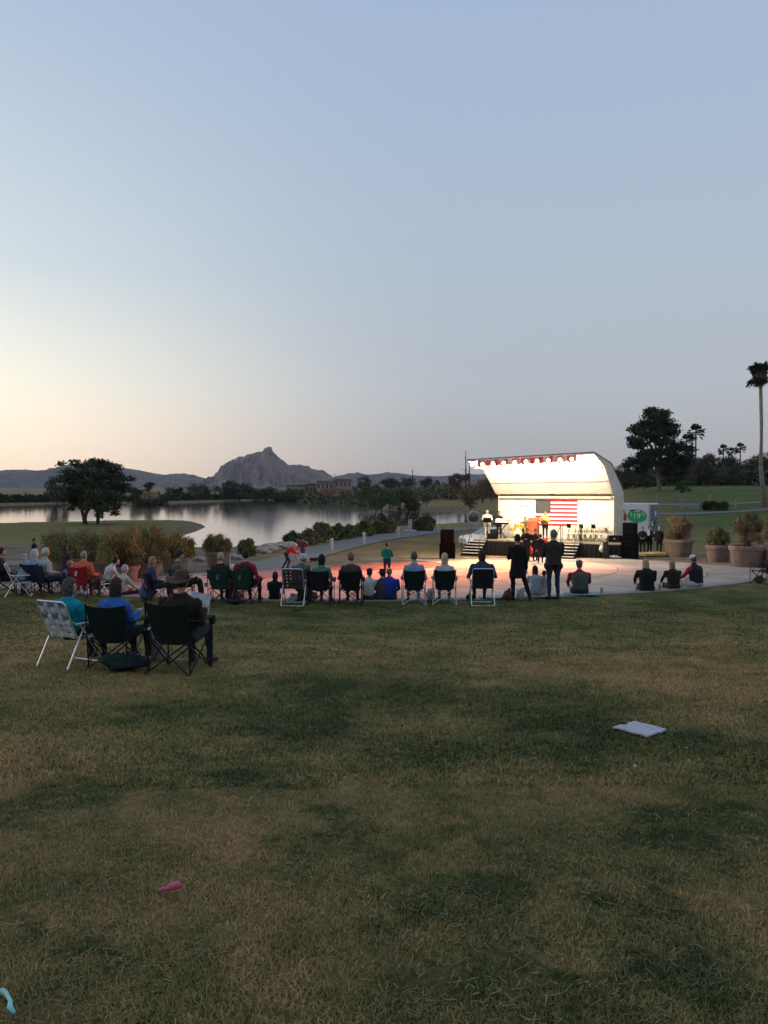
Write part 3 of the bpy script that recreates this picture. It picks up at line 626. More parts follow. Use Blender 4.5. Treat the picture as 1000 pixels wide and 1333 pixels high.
# shoreline shrubs
def shrub(px, base, wpx, hpx, m1, label, seed, kind='shrub', group='shrubs along the near lake shore', n=2600):
    p = G(px, base); k = p.y/F; t_ = thing(kind, p, 0, label, kind.replace('_', ' '), group)
    for nm, me in (('foliage', brush('foliage', 0, wpx*k/2, hpx*k, n, seed, m1, .16*p.y/60, .6 if kind == 'shrub' else 2.2, 22)), ('stem_bundle', stems(wpx*k/2, hpx*k*.9, 90, seed, m1))):
        o = bpy.data.objects.new(nm, me); C.collection.objects.link(o); o.parent = t_; tag(o, kind='stuff' if nm == 'stem_bundle' else None)
shrub(321,724,27,22,g_reed,'round clump of tall green grass right of the strapped planter',21,'grass_clump')
for a in [(382,711,24,18,g_mid,'leafy green shrub right of the rock pile',22),(404,709,26,20,g_olive,'golden green shrub behind the red shirted walker',23),(420,706,28,27,g_olive,'taller shrub behind the maroon shirted walker',24),(437,703,24,20,g_mid,'green shrub by the bollard left of centre',25),
          (455,701,24,20,g_reed,'dense reed like shrub left of the second bollard',26),(474,698,24,21,g_reed,'reed like shrub behind the second bollard',27),(489,695,18,16,g_reed,'low reed shrub left of the bushy one by the pedestal',28),(503,694,26,22,g_olive,'wispy shrub left of the pedestal',29),
          (556,691,22,18,g_reed,'shrub in the water edge right of the pedestal',30),(545,691,16,14,g_mid,'low shrub directly behind the pedestal',31)]: shrub(*a)
# rocks
rkm = mat('rock_pale', (.34,.29,.26), .95, col2=(.20,.17,.155), scale=2, bump=.5, rnd=True)
rng = random.Random(11)
def rock_mesh(seed):
    m_ = MB(); rr = random.Random(seed); rings = []
    for i in range(5):
        t = -1+2*i/4*.98; q = math.sqrt(max(.06, 1-t*t)); rings.append([(q*math.cos(a)*rr.uniform(.75,1.15), q*math.sin(a)*rr.uniform(.75,1.15), t*.6) for a in np.linspace(0, 6.283, 8)[:-1]])
    return m_.rings(rings).mesh('rock', rkm)
RM = [rock_mesh(i) for i in range(4)]
for i in range(46):
    px = rng.uniform(341, 392); base = 721-(px-341)*.20+rng.uniform(-4.5, 0); p = G(px, base); s = rng.uniform(.22, .55)
    o = bpy.data.objects.new('rock', RM[i % 4]); C.collection.objects.link(o); o.location = p+Vector((0,0,s*.3)); o.scale = (s*1.3, s, s*rng.uniform(.7,1)); o.rotation_euler = (0, rng.uniform(-.3,.3), rng.uniform(0,6))
    tag(o, 'pale angular rock in the riprap pile by the near shore', 'rock', 'rocks piled at the near shore')
for (px, py, s, lab) in [(260,731,.35,'dark boulder left of the strapped planter'),(303,728,.4,'dark boulder just right of the strapped planter'),(311,729,.3,'smaller boulder between planter and grass clump'),(138,683,.4,'dark stone at the foot of the spreading tree')]:
    o = bpy.data.objects.new('rock', RM[1]); C.collection.objects.link(o); o.location = G(px, py)+Vector((0,0,.1)); o.scale = (s,s,s); tag(o, lab, 'rock')
# reed bed out on the lake
p = on_z(195, 657, WZ); k = p.y/F; t_ = thing('reed_island', p, 0, 'dark reed island with a band of pale reeds out on the lake', 'reed island')
v, f = leaf_cloud([(x*k, 0, .6, 2.2) for x in np.linspace(-14, 15, 14)], 1500, .5, np.random.default_rng(5), .5, .3, 2, -1); o = bpy.data.objects.new('dark_reeds', np_mesh('r', v, f, g_dark)); C.collection.objects.link(o); o.parent = t_; o['kind'] = 'stuff'
v, f = leaf_cloud([(x*k, .5, 2.4, .8) for x in np.linspace(-8, 9, 20)], 900, .35, np.random.default_rng(6), 1.4, .2, 6, -3); o = bpy.data.objects.new('pale_reeds', np_mesh('r', v, f, leafmat('pale_reed', (.42,.32,.18)))); C.collection.objects.link(o); o.parent = t_; o['kind'] = 'stuff'
# shoreline scrub on the far bank (reads as one mass)
cl = []
for px in np.arange(-40, 470, 3.0):
    b_ = np.interp(px, [q[0] for q in lake_px[:9]], [q[1] for q in lake_px[:9]]); q = on_z(px, b_-.8, WZ); cl.append((q.x, q.y+6, WZ+.8+random.random()*1.0, 1.2+random.random()*1.8))
v, f = leaf_cloud(cl, 16000, .8, np.random.default_rng(8), .7, .3); o = bpy.data.objects.new('shore_scrub', np_mesh('shore_scrub', v, f, g_dark)); C.collection.objects.link(o); tag(o, 'low dark scrub lining the far lake shore', None, None, 'stuff')
cl = []
for px in np.arange(400, 700, 3.0):
    for D in (300, 340, 400): q = GX(px+random.uniform(-2,2), D+random.uniform(-20,20)); cl.append((q.x, q.y, q.z+1.2+random.random()*2, 2.0+random.random()*2.5))
v, f = leaf_cloud(cl, 14000, .9, np.random.default_rng(9), .8, .3); o = bpy.data.objects.new('hillside_scrub', np_mesh('hs', v, f, g_olive)); C.collection.objects.link(o); tag(o, 'olive scrub covering the slope behind the centre bank', None, None, 'stuff')
cl = []
for px in np.arange(780, 1060, 3.0):
    for D in (205, 240): q = GX(px+random.uniform(-2,2), D+random.uniform(-6,6)); cl.append((q.x, q.y, q.z+1.0+random.random()*2.5, 1.6+random.random()*1.6))
v, f = leaf_cloud(cl, 14000, .6, np.random.default_rng(10), .8, .3); o = bpy.data.objects.new('hilltop_scrub', np_mesh('ht', v, f, g_dark)); C.collection.objects.link(o); tag(o, 'dark undergrowth below the hilltop trees', None, None, 'stuff')
for (px, base, w, h, m1, lab, sd_) in [(925,664,18,9,g_dark,'dark rounded bush right of the play area fence',61),(941,664,12,10,g_olive,'olive bush right of the dark rounded bush',62)]:
    shrub(px, base, w, h, m1, lab, sd_, group='bushes by the cart path')

# houses across the lake
hw1 = mat('stucco_tan', (.38,.29,.23), .9, scale=.3, rnd=True); hw2 = mat('stucco_red', (.25,.12,.09), .9, scale=.3); roofm = mat('roof_pale', (.42,.36,.31), .9, scale=.3); glass = mat('dark_glass', (.03,.035,.045), .15, spec=.6)
def house(px, top, D, wpx, label, wall, nw=4, seg=2, low=None):
    p = GX(px, D); k = D/F; w = wpx*k; h = -(top-HY)*k-p.z; t_ = thing('house', p, 0, label, 'house', 'flat roofed houses across the lake')
    dz = h/seg
    MB().box((0,0,h/2-.5),(w,8,h+1)).build('wall', wall, t_); MB().box((0,-.4,h+.15),(w+1.2,9.4,.5)).build('roof', roofm, t_)
    MB().box((w*.2,1,h+.9),(w*.35,5,1.2)).build('parapet', wall, t_)
    if seg == 2: MB().box((0,-4.6,h*.5),(w*.94,1.3,.3)).build('balcony', roofm, t_)
    for s in range(seg):
        for i in range(nw):
            x = -w/2+w*(i+.5)/nw; z = h*(s+.5)/seg; f_ = MB().box((x,-4.03,z),(w/nw*.62,.12,h/seg*.55)).build('window', roofm, t_); MB().box((x,-4.1,z),(w/nw*.5,.08,h/seg*.45)).build('pane', glass, f_)
house(386,631,395,24,'pale low house left of the red walled house', hw1, 3, 1); house(404,629.5,400,20,'pale house with a wide roof beside the tall thin pole', hw1, 4, 1); house(424,626.5,390,22,'tan two storey house right of the tall thin pole', hw1, 4, 2); house(445,624,392,26,'tan two storey house highest up on the lakeside', hw1, 5, 2)
for (px, py, w, h, D, lab) in [(440,645,46,9,372,'red brick retaining wall below the houses'),(420,648,60,3.5,366,'long pale retaining wall at the water below the houses')]:
    p = GX(px, D); k = D/F; zt = -(py-h-HY)*k; o = MB().box((0,0,(zt+WZ-1)/2),(w*k,1.0,zt-WZ+1)).build('retaining_wall', hw2 if h > 4 else hw1, loc=(p.x, D, 0)); tag(o, lab, 'wall')

# play area fence, posts
wp = mat('white_paint', (.26,.25,.235), .6)
p0 = G(886,664); p1 = G(914,664); fe = thing('fence', p0, math.atan2(p1.y-p0.y, p1.x-p0.x), 'low white rail fence of the play area below the light green tree', 'fence'); L = (p1-p0).length; hh = 9.5*p0.y/F
for i in range(9): MB().box((L*i/8,0,hh/2),(.09,.09,hh)).build('post', wp, fe)
for z in (.3,.62,.96): MB().box((L/2,-.07,hh*z),(L,.04,.08)).build('rail', wp, fe)
for z in (.2,.45): MB().bbox((L*.55,1.5,hh*z+.1),(L*.6,.6,.12)).build('bench_plank', wp, fe)
for (px, base, h, lab) in [(820,656,9,'pale post behind the box truck, left one'),(855,656,9,'pale post behind the box truck, right one'),(889,664,12,'tall pale post at the left end of the play area fence'),(924,656,10,'pale post right of the play area by the dark bush'),(885,653,9,'pale post left of the light green tree'),(958,662,9,'pale post near the tall palm')]:
    p = G(px, base); k = p.y/F; q = thing('fence_post', p, 0, lab, 'post', 'pale posts along the golf path'); MB().tube((0,0,-.1),(0,0,h*k),.1).build('shaft', wp, q); MB().lathe([(.12,h*k),(.16,h*k+.08),(.05,h*k+.2)],10).build('cap', wp, q)
p = GX(955, 196); o = bpy.data.objects.new('sand_bunker', None)
sb = MB(); ring = []
q0 = G(950,625.5)
sb.add([(q0.x+14*math.cos(a)*(1+.2*math.sin(3*a)), q0.y+5*math.sin(a), gz(q0.x+14*math.cos(a)*(1+.2*math.sin(3*a)), q0.y+5*math.sin(a))+.12) for a in np.linspace(0, 6.283, 24)[:-1]], [tuple(range(23))])
bpy.data.objects.remove(o); o = sb.build('sand_bunker', mat('sand', (.33,.27,.19), 1, bump=.3)); tag(o, kind='structure')
# ------------------------------------------------------------------ the stage
SA = math.atan2(.47, .88); ST = Vector((7.53, 51.5, -3.95)); DK = .95
SM = Matrix.Translation(ST) @ Matrix.Rotation(-SA, 4, 'Z')
def SW(u, t, z): return SM @ Vector((u, -t, z))
def su(px, t):
    q = (px-CX)/F; return (q*(51.5-math.cos(SA)*t)-7.53+math.sin(SA)*t)/(math.cos(SA)+math.sin(SA)*q)
white = mat('shell_white', (.80,.77,.70), .55, var=.04, scale=1.5); shell_out = mat('shell_exterior', (.78,.70,.57), .6, var=.08, scale=2); dark_trim = mat('dark_trim', (.16,.12,.09), .6)
blk = mat('black_cloth', (.004,.004,.0045), .95, bump=.4, scale=4); blkp = mat('black_plastic', (.006,.006,.007), .9, spec=.02); alu = mat('aluminium', (.55,.55,.56), .35, metal=.85); deckm = mat('deck_ply', (.26,.22,.17), .7, scale=3)
sh = thing('bandshell', ST, -SA, 'white portable bandshell with an upswept canopy and bright lit interior', 'bandshell')
WD = 7.08
inner = [(0,3.6),(.6,3.73),(1.7,4.56),(2.8,5.32),(5.3,5.88)]; outer = [(5.3,5.99),(1.0,5.50),(-2.6,3.85)]
def dz(u, t): return -.27*(1-u/WD)*max(0, t)/5.3
def sheet(name, pa, pb, u0, u1, th, m, parent=sh):
    (ta, za), (tb, zb) = pa, pb; L = math.hypot(tb-ta, zb-za); nx, nz = (zb-za)/L*-th, (tb-ta)/L*th
    vs = []
    for u in (u0, u1):
        for (t_, z_) in ((ta, za), (tb, zb), (tb+nx, zb+nz), (ta+nx, za+nz)): vs.append((u, -t_, z_+dz(u, t_)))
    return MB().add(vs, [(0,1,2,3),(7,6,5,4),(0,4,5,1),(1,5,6,2),(2,6,7,3),(3,7,4,0)]).build(name, m, parent)
npan = 6
for i in range(npan):
    a, b_ = WD*i/npan+.004, WD*(i+1)/npan-.004
    sheet('wall_panel', (0,DK-.05), (0,3.58), a, b_, -.06, white)
    for pa, pb in ((inner[1], inner[2]), (inner[2], inner[3]), (inner[3], inner[4])): sheet('canopy_panel', pa, (pb[0]-.01, pb[1]-.005), a, b_, .05, white)
for (pt, w) in ((inner[2], .05), (inner[3], .09)):
    MB().add([(u, -(pt[0]+a), pt[1]-.02+c+dz(u, pt[0])) for u in (0, WD) for (a, c) in ((-w,-.10),(w,-.06),(w,0),(-w,-.0))], [(0,1,2,3),(7,6,5,4),(0,4,5,1),(1,5,6,2),(2,6,7,3),(3,7,4,0)]).build('canopy_rib', mat('rib_tan', (.55,.48,.36), .6), sh)
MB().box((WD/2,-.24,3.5),(WD,.42,.10)).build('header_beam', white, sh); MB().box((WD/2,-.38,3.72),(WD,.08,.05)).build('header_rail', shell_out, sh)
MB().box((WD/2,-.03,3.66),(WD,.05,.22)).build('header_back', mat('header_tan', (.55,.42,.26), .7), sh)
for (u0, u1) in ((-.13, -.01), (WD+.01, WD+.13)):
    poly = [(0.03,0.0)]+[(0.03,3.6)]+inner[1:]+outer+[(-2.6,0.0)]
    m_ = MB(); m_.rings([[(u, -t_, z_+dz(min(max(u,0),WD), t_)) for t_, z_ in poly] for u in (u0, u1)]); m_.build('end_panel', shell_out, sh)
MB().add([(u, -t_, z_+dz(u, t_)+e) for u in (-.16, WD+.16) for (t_, z_) in ((5.36,6.0),(1.0,5.52),(-2.66,3.87)) for e in (0,.035)], [(0,1,3,2),(2,3,5,4),(0,2,8,6),(2,4,10,8),(1,7,9,3),(3,9,11,5),(6,8,9,7),(8,10,11,9),(0,6,7,1),(4,5,11,10)]).build('roof', dark_trim, sh)
MB().box((WD/2, 2.6, 1.9), (WD+.2, .06, 3.8)).build('rear_wall', shell_out, sh)
for u in (-.07, WD+.07): MB().box((u,-.09,1.8),(.10,.10,3.6)).build('corner_post', shell_out, sh)
for t_ in (.9, 1.8): MB().box((WD+.16, t_, 1.85),(.04,.05,3.5)).build('end_rib', shell_out, sh)
front = lambda u: 5.88+dz(u, 5.3)
MB().path([(u, -5.33, front(u)+.06) for u in (-.15, WD+.15)], .06, 8).build('lip_tube', alu, sh)
MB().path([(u, -5.1, front(u)-.34) for u in (.1, WD-.1)], .04, 8).build('light_bar', alu, sh)
for i in range(5): u = .3+(WD-.6)*i/4; MB().tube((u,-5.1,front(u)-.34),(u,-5.15,front(u)),.025).build('bar_hanger', alu, sh)
# bunting strip along the lip
bun = thing('bunting', SW(0,5.38,0), -SA, 'red and pale pink bunting strip hung along the canopy lip', 'bunting')
b1 = mat('bunting_red', (.55,.12,.12), .9); b2 = mat('bunting_pink', (.72,.45,.42), .9); b3 = mat('bunting_white', (.75,.68,.62), .9)
for i in range(22):
    u0 = .5+ (WD-1.3)*i/22; u1 = u0+(WD-1.3)/22-.003; za, zb = front(u0)+.06, front(u1)+.06
    MB().add([(u0,0,za),(u1,0,zb),(u1,.03,zb-.34),((u0+u1)/2,-.02,(za+zb)/2-.40),(u0,.03,za-.34),(u0,.03,za),(u1,.03,zb),(u1,.06,zb-.34),((u0+u1)/2,.01,(za+zb)/2-.40),(u0,.06,za-.34)],
             [(0,1,2,3,4),(9,8,7,6,5),(0,5,6,1),(1,6,7,2),(2,7,8,3),(3,8,9,4),(4,9,5,0)]).build('pennant', (b1,b2,b1,b3)[i%4], bun)
# stage lights (all lit)
def area_pt(name, loc, energy, col, rad=.12):
    l = bpy.data.lights.new(name, 'POINT'); l.energy = energy; l.color = col; l.shadow_soft_size = rad
    o = bpy.data.objects.new(name, l); C.collection.objects.link(o); o.location = loc; return o
lens = mat('lamp_lens', (1,.9,.7), .3, emit=(1,.70,.34), es=14); lensw = mat('lamp_lens_white', (1,1,1), .3, emit=(.9,.93,1), es=12)
NL = 11
for i in range(NL):
    u = .25+(WD-.6)*i/(NL-1); z = front(u)-.46; wht = i in (0, NL-1)
    z = front(u)-.20; t_ = thing('stage_light', SW(u, 5.50, z), -SA, ['white lamp at the far left end of the canopy lip','second lamp from the left end of the canopy lip','third lamp from the left end of the canopy lip','fourth lamp from the left end of the canopy lip','fifth lamp from the left end of the canopy lip','middle lamp of the glowing row on the canopy lip','fifth lamp from the right end of the canopy lip','fourth lamp from the right end of the canopy lip','third lamp from the right end of the canopy lip','second lamp from the right end of the canopy lip','white lamp at the right end of the canopy lip'][i], 'stage light', 'lit lamps along the canopy lip')
    m_ = MB(); m_.X = Matrix.Rotation(math.pi/2, 4, 'X'); m_.lathe([(.05,-.06),(.085,-.04),(.10,.06),(.105,.12)], 14); m_.build('housing', dark_trim, t_); MB().tube((0,.06,.02),(0,.14,.22),.02).build('clamp', alu, t_)
    MB().ell((0,-.13,.0),(.10,.06,.10),12,6).build('lens', lensw if wht else lens, t_, True)
    if i % 2 == 0 or i in (3, 7):
        area_pt('lamp_light', SW(u, 4.85, front(u)-.75), 230, (1,.84,.58) if not wht else (1,.93,.8)) 
# lamps that wash the plaza with coloured light
def spot(loc, to, energy, col, ang, blend=.9):
    l = bpy.data.lights.new('wash', 'SPOT'); l.energy = energy; l.color = col; l.spot_size = R(ang); l.spot_blend = blend; l.shadow_soft_size = .15
    o = bpy.data.objects.new('wash_light', l); C.collection.objects.link(o); o.location = loc; o.rotation_euler = (Vector(loc)-Vector(to)).to_track_quat('Z','Y').to_euler()
for (u, to, e, col, ang) in [(1.0, (1.0,39,-3.8), 16000, (1,.17,.08), 44), (2.4, (5.0,42,-3.9), 22000, (1,.30,.06), 40), (3.6, (3.2,37,-3.7), 17000, (1,.25,.07), 46), (5.2, (9.0,40,-3.8), 6500, (1,.34,.20), 56), (2.0, (-2.5,33,-3.6), 15000, (1,.17,.12), 40)]:
    spot(SW(u, 5.15, front(u)-.62), to, e, col, ang)
# header fixtures
for (u, lab) in ((2.1,'pair of white floodlights on the header, left pair'),(4.9,'pair of white floodlights on the header, right pair')):
    t_ = thing('floodlight', SW(u,.4,3.86), -SA, lab, 'floodlight', 'floodlights on the header')
    for d in (-.3,.3): MB().bbox((d,-.04,.02),(.34,.16,.24),.03).build('lamp_head', white, t_)
    MB().box((0,.02,-.1),(1.0,.05,.05)).build('bracket', shell_out, t_)
t_ = thing('hanging_speaker', SW(3.5,.45,3.84), -SA, 'small dark speaker hung in the middle of the header', 'speaker'); MB().bbox((0,0,0),(.30,.26,.36),.05).build('cabinet', blkp, t_); MB().box((0,-.14,0),(.22,.02,.26)).build('grille', mat('grille', (.03,.03,.03), .9, bump=.6, scale=40), t_)
# flag
red = mat('flag_red', (.42,.035,.05), .9, var=.05); blue = mat('flag_blue', (.005,.010,.014), .9, var=.05); wht = mat('flag_white', (.78,.78,.76), .9, var=.02)
fu0, fu1 = su(697.5, .08), su(752, .08); FW = fu1-fu0; zt = (HY-650.5)/F*49.9+3.95; zb_ = (HY-684.5)/F*49.6+3.95; FH = zt-zb_
fl = thing('american_flag', SW(fu0, .075, zb_), -SA, 'large stars and stripes flag hung on the shell wall behind the band', 'flag')
def wob(x, z): return -.012*math.sin(x*5+z)*1.0
def cloth(name, x0, x1, z0, z1, y, m, n=10):
    vs = [(x0+(x1-x0)*i/n, y+wob(x0+(x1-x0)*i/n, 0), z) for z in (z0, z1) for i in range(n+1)]
    return MB().add(vs, [(i, i+1, n+2+i, n+1+i) for i in range(n)]).build(name, m, fl)
for i in range(13):
    z1 = FH-FH*i/13; z0 = z1-FH/13; cloth('stripe', FW*.36 if i < 7 else 0, FW, z0, z1, -.01, red if i % 2 == 0 else wht, 14 if i >= 7 else 9)
cloth('canton', 0, FW*.36, FH*6/13, FH, -.012, blue, 8)
m_ = MB()
for r in range(9):
    for c in range(6 if r % 2 == 0 else 5):
        x = FW*.36*(c*2+1+(r % 2))/12.0; z = FH*6/13+FH*7/13*(r+1)/10; s = .034
        vs = [(x+s*(1 if k % 2 == 0 else .42)*math.sin(math.pi*k/5), -.03+wob(x,0), z+s*(1 if k % 2 == 0 else .42)*math.cos(math.pi*k/5)) for k in range(10)]
        m_.add(vs, [tuple(range(10))])
o = m_.build('stars', wht, fl); tag(o, kind='stuff')
# small marks on the wall
for px, w in ((679,.16),(686,.16)):
    o = MB().box((0,0,0),(w,.01,.07)).build('wall_mark', mat('mark_grey', (.22,.2,.16), .8), sh); o.location = (su(px,.1), -.075, (HY-659)/F*50.6+3.95)
# deck
dk = thing('stage_deck', ST, -SA, 'raised black skirted stage deck in front of the white shell', 'stage')
du0, du1, nU = -.7, 8.2, 8
for i in range(nU):
    a = du0+(du1-du0)*i/nU
    for t0 in (.02, 1.52): MB().bbox((a+(du1-du0)/nU/2, -t0-.74, DK-.06),((du1-du0)/nU-.012, 1.48, .12),.01).build('deck_panel', deckm, dk)
for (u0, u1) in ((du0, du1),):
    n = 160; vs = []; 
    for i in range(n+1):
        u = u0+(u1-u0)*i/n; y = -3.03+.03*math.sin(i*1.3)+.01*math.sin(i*.37)
        vs += [(u, y, 0), (u, y*.2-3.03*.8, DK-.10)]
    MB().add(vs, [(2*i,2*i+2,2*i+3,2*i+1) for i in range(n)]).build('skirt', blk, dk)
for u in (du0, du1): MB().box((u,-1.52,DK/2-.05),(.02,2.98,DK-.12)).build('side_skirt', blk, dk)
for i in range(9):
    for t_ in (.1, 1.5, 2.9): MB().tube((du0+.1+(du1-du0-.2)*i/8,-t_,0),(du0+.1+(du1-du0-.2)*i/8,-t_,DK-.12),.025,n=6).build('leg', alu, dk)
def stairs(u0, u1, lab):
    t_ = thing('stage_steps', SW(u0, 3.05, 0), -SA, lab, 'steps', 'steps up to the stage'); w = u1-u0; n = 5
    for i in range(n):
        z = DK*(i+1)/(n+1)+.02; y = -(n-i)*.28+.12
        MB().box((w/2, y, z),(w,.26,.04)).build('tread', mat('tread_pale', (.50,.47,.43), .6), t_)
        MB().box((w/2, y+.12, z-.09),(w,.012,.13)).build('riser', blkp, t_)
    for x in (-.03, w+.03):
        MB().add([(x-.02,-1.42,.02),(x-.02,.02,DK),(x-.02,.02,DK-.2),(x-.02,-1.2,0),(x+.02,-1.42,.02),(x+.02,.02,DK),(x+.02,.02,DK-.2),(x+.02,-1.2,0)], [(0,1,2,3),(7,6,5,4),(0,4,5,1),(1,5,6,2),(2,6,7,3),(3,7,4,0)]).build('stringer', blkp, t_)
        for q, zz in ((-1.3,.85),(0,.95)): MB().tube((x,q,0 if q else DK-.1),(x,q,zz+(DK if q == 0 else .05)),.02).build('rail_post', dkm, t_)
        MB().path([(x,-1.32,.15),(x,-1.32,.9),(x,0,DK+.95),(x,.35,DK+.95),(x,.35,DK)], .02, 6).build('handrail', dkm, t_)
stairs(-.9, .2, 'steps with dark handrails left of the skirted stage front'); stairs(4.8, 5.9, 'steps with dark handrails right of the flag, behind the standing man')
# loudspeakers
grl = mat('speaker_grille', (.006,.006,.007), .95, bump=.5, scale=50, spec=.01)
def stack(px, base, D, w, hpx, lab, rz):
    p = PD(px, base, D); p.z = gz(p.x, p.y) if abs(gz(p.x,p.y)-plaza_z(D)) > .5 else float(plaza_z(D)); k = D/F; h = hpx*k
    t_ = thing('speaker_stack', p, rz, lab, 'loudspeakers', 'black loudspeaker stacks beside the stage'); z = 0
    for i, (q, ww) in enumerate(((.27,1.0),(.27,1.0),(.46,.86))):
        hh = h*q; c = MB().bbox((0,0,z+hh/2),(w*ww,.75,hh-.02),.03).build('cabinet', blkp, t_)
        MB().bbox((0,-.385,z+hh/2),(w*ww*.9,.02,hh*.88),.008).build('grille', grl, c)
        if i == 2:
            for s in (-1,1): MB().ell((s*w*.2,-.39,z+hh*.4),(.13,.03,.13),14,6).build('cone', blkp, c)
        z += hh
stack(582.5, 727, 45.5, .88, 38, 'black loudspeaker stack left of the stage steps', R(-8)); stack(820, 727, 45.3, .92, 47, 'tall black loudspeaker stack right of the stage', R(-20))
# deck clutter: wedge monitor, stands, drums, podium, keyboard, chairs
def on_deck(px, t, z=0): return SW(su(px, t), t, DK+z)
t_ = thing('floor_monitor', on_deck(641, 2.6), -SA, 'black wedge monitor on the deck below the singer', 'monitor speaker'); MB().add([(-.3,-.2,0),(.3,-.2,0),(.3,.2,0),(-.3,.2,0),(-.3,-.05,.33),(.3,-.05,.33),(.3,.2,.27),(-.3,.2,.27)], [(3,2,1,0),(4,5,6,7),(0,1,5,4),(1,2,6,5),(2,3,7,6),(3,0,4,7)]).build('cabinet', blkp, t_); MB().add([(-.26,-.19,.04),(.26,-.19,.04),(.26,-.075,.29),(-.26,-.075,.29)], [(0,1,2,3)]).build('grille', grl, t_)
def music_stand(p, rz, lab, w=.5, group='music stands on the deck'):
    t_ = thing('music_stand', p, rz, lab, 'music stand', group)
    MB().tube((0,0,.2),(0,0,1.05),.015).build('pole', blkp, t_); MB().add([(-w/2,-.03,.98),(w/2,-.03,.98),(w/2,.10,1.28),(-w/2,.10,1.28),(-w/2,-.01,.97),(w/2,-.01,.97),(w/2,.12,1.27),(-w/2,.12,1.27)], [(0,1,2,3),(7,6,5,4),(0,4,5,1),(1,5,6,2),(2,6,7,3),(3,7,4,0)]).build('desk', blkp, t_)
    for a in (0, 2.1, 4.2): MB().tube((0,0,.25),(.28*math.cos(a),.28*math.sin(a),.01),.011,n=5).build('foot', blkp, t_)
    return t_
music_stand(on_deck(635, 1.95), math.pi-SA, 'black music stand in front of the singer in white')
for (px, t, lab) in [(741,2.3,'music stand at the left end of the folding chairs'),(757,2.6,'music stand in front of the middle folding chairs'),(773,2.5,'music stand in front of the right hand folding chairs')]: music_stand(on_deck(px,t), math.pi-SA, lab, .30).scale = (.8,.8,.8)
t_ = thing('keyboard', on_deck(652, 1.7), -SA, 'black electronic keyboard on an X stand with pale music sheet', 'keyboard')
MB().bbox((0,0,.93),(.95,.32,.10),.02).build('body', blkp, t_); MB().box((0,.06,.985),(.9,.14,.02)).build('keys', wht, t_); MB().add([(-.3,-.12,1.0),(.3,-.12,1.0),(.3,-.04,1.22),(-.3,-.04,1.22)], [(0,1,2,3)]).build('music_sheet', wht, t_)
for s in (-1,1): MB().tube((-.35*s,-.1,0),(.35*s,-.1,.88),.02,n=6).build('leg', blkp, t_); MB().tube((-.35*s,.1,0),(.35*s,.1,.88),.02,n=6).build('leg', blkp, t_)
brass = mat('brass', (.75,.50,.14), .3, metal=.9); gold = mat('gold_drum', (.62,.42,.08), .35, metal=.3); drumh = mat('drum_head', (.75,.70,.55), .6)
t_ = thing('drum_kit', on_deck(676, .9), -SA, 'golden drum kit with brass cymbals in front of the shell wall', 'drum kit')
def drum(c, r, h, ax='z'):
    m_ = MB(); m_.X = Matrix.Translation(c) @ (Matrix.Rotation(math.pi/2, 4, 'X') if ax == 'y' else Matrix.Identity(4)); m_.lathe([(r*.98,-h/2),(r,-h/2+.01),(r,h/2-.01),(r*.98,h/2)], 20); o = m_.build('drum_shell', gold, t_, 'auto')
    m_ = MB(); m_.X = Matrix.Translation(c) @ (Matrix.Rotation(math.pi/2, 4, 'X') if ax == 'y' else Matrix.Identity(4)); m_.lathe([(r*.93,h/2),(r*.9,h/2+.008),(.01,h/2+.01)], 20); m_.build('drum_head', drumh, o)
drum((0,0,.3),.29,.42,'y'); drum((-.42,0,.55),.19,.2); drum((.5,.1,.42),.22,.42); drum((-.16,-.02,.78),.15,.2); drum((.2,-.02,.78),.16,.22)
for (x, y, z) in ((-.75,.15,1.1),(.72,.2,1.2),(-.9,-.1,.88)):
    MB().tube((x,y,0),(x,y,z),.014,n=6).build('cymbal_stand', alu, t_); m_ = MB(); m_.X = Matrix.Translation((x,y,z)) @ Matrix.Rotation(.18,4,'X'); m_.lathe([(.02,.03),(.05,.025),(.23,-.005),(.23,-.012),(.02,.0)], 20); m_.build('cymbal', brass, t_, 'auto')
pink = mat('draped_pink', (.30,.085,.035), .9, bump=.4, scale=5)
t_ = thing('draped_lectern', on_deck(694, 2.0), -SA, 'lectern draped in salmon pink cloth at the middle of the deck', 'lectern')
m_ = MB(); rings = []
for z, q in ((0,1.12),(.4,1.02),(.9,1.0),(1.08,1.0)):
    rings.append([(.36*q*(math.copysign(abs(math.cos(a))**.5, math.cos(a)))*(1+.03*math.sin(9*a)*(1.1-z)), .26*q*(math.copysign(abs(math.sin(a))**.5, math.sin(a)))*(1+.04*math.sin(7*a)*(1.1-z)), z) for a in np.linspace(0, 6.2832, 41)[:-1]])
m_.rings(rings).build('drape', pink, t_, 'auto'); MB().add([(-.34,-.24,1.09),(.34,-.24,1.09),(.34,.24,1.28),(-.34,.24,1.28),(-.34,-.24,1.12),(.34,-.24,1.12),(.34,.24,1.31),(-.34,.24,1.31)], [(3,2,1,0),(4,5,6,7),(0,1,5,4),(1,2,6,5),(2,3,7,6),(3,0,4,7)]).build('desk', pink, t_)
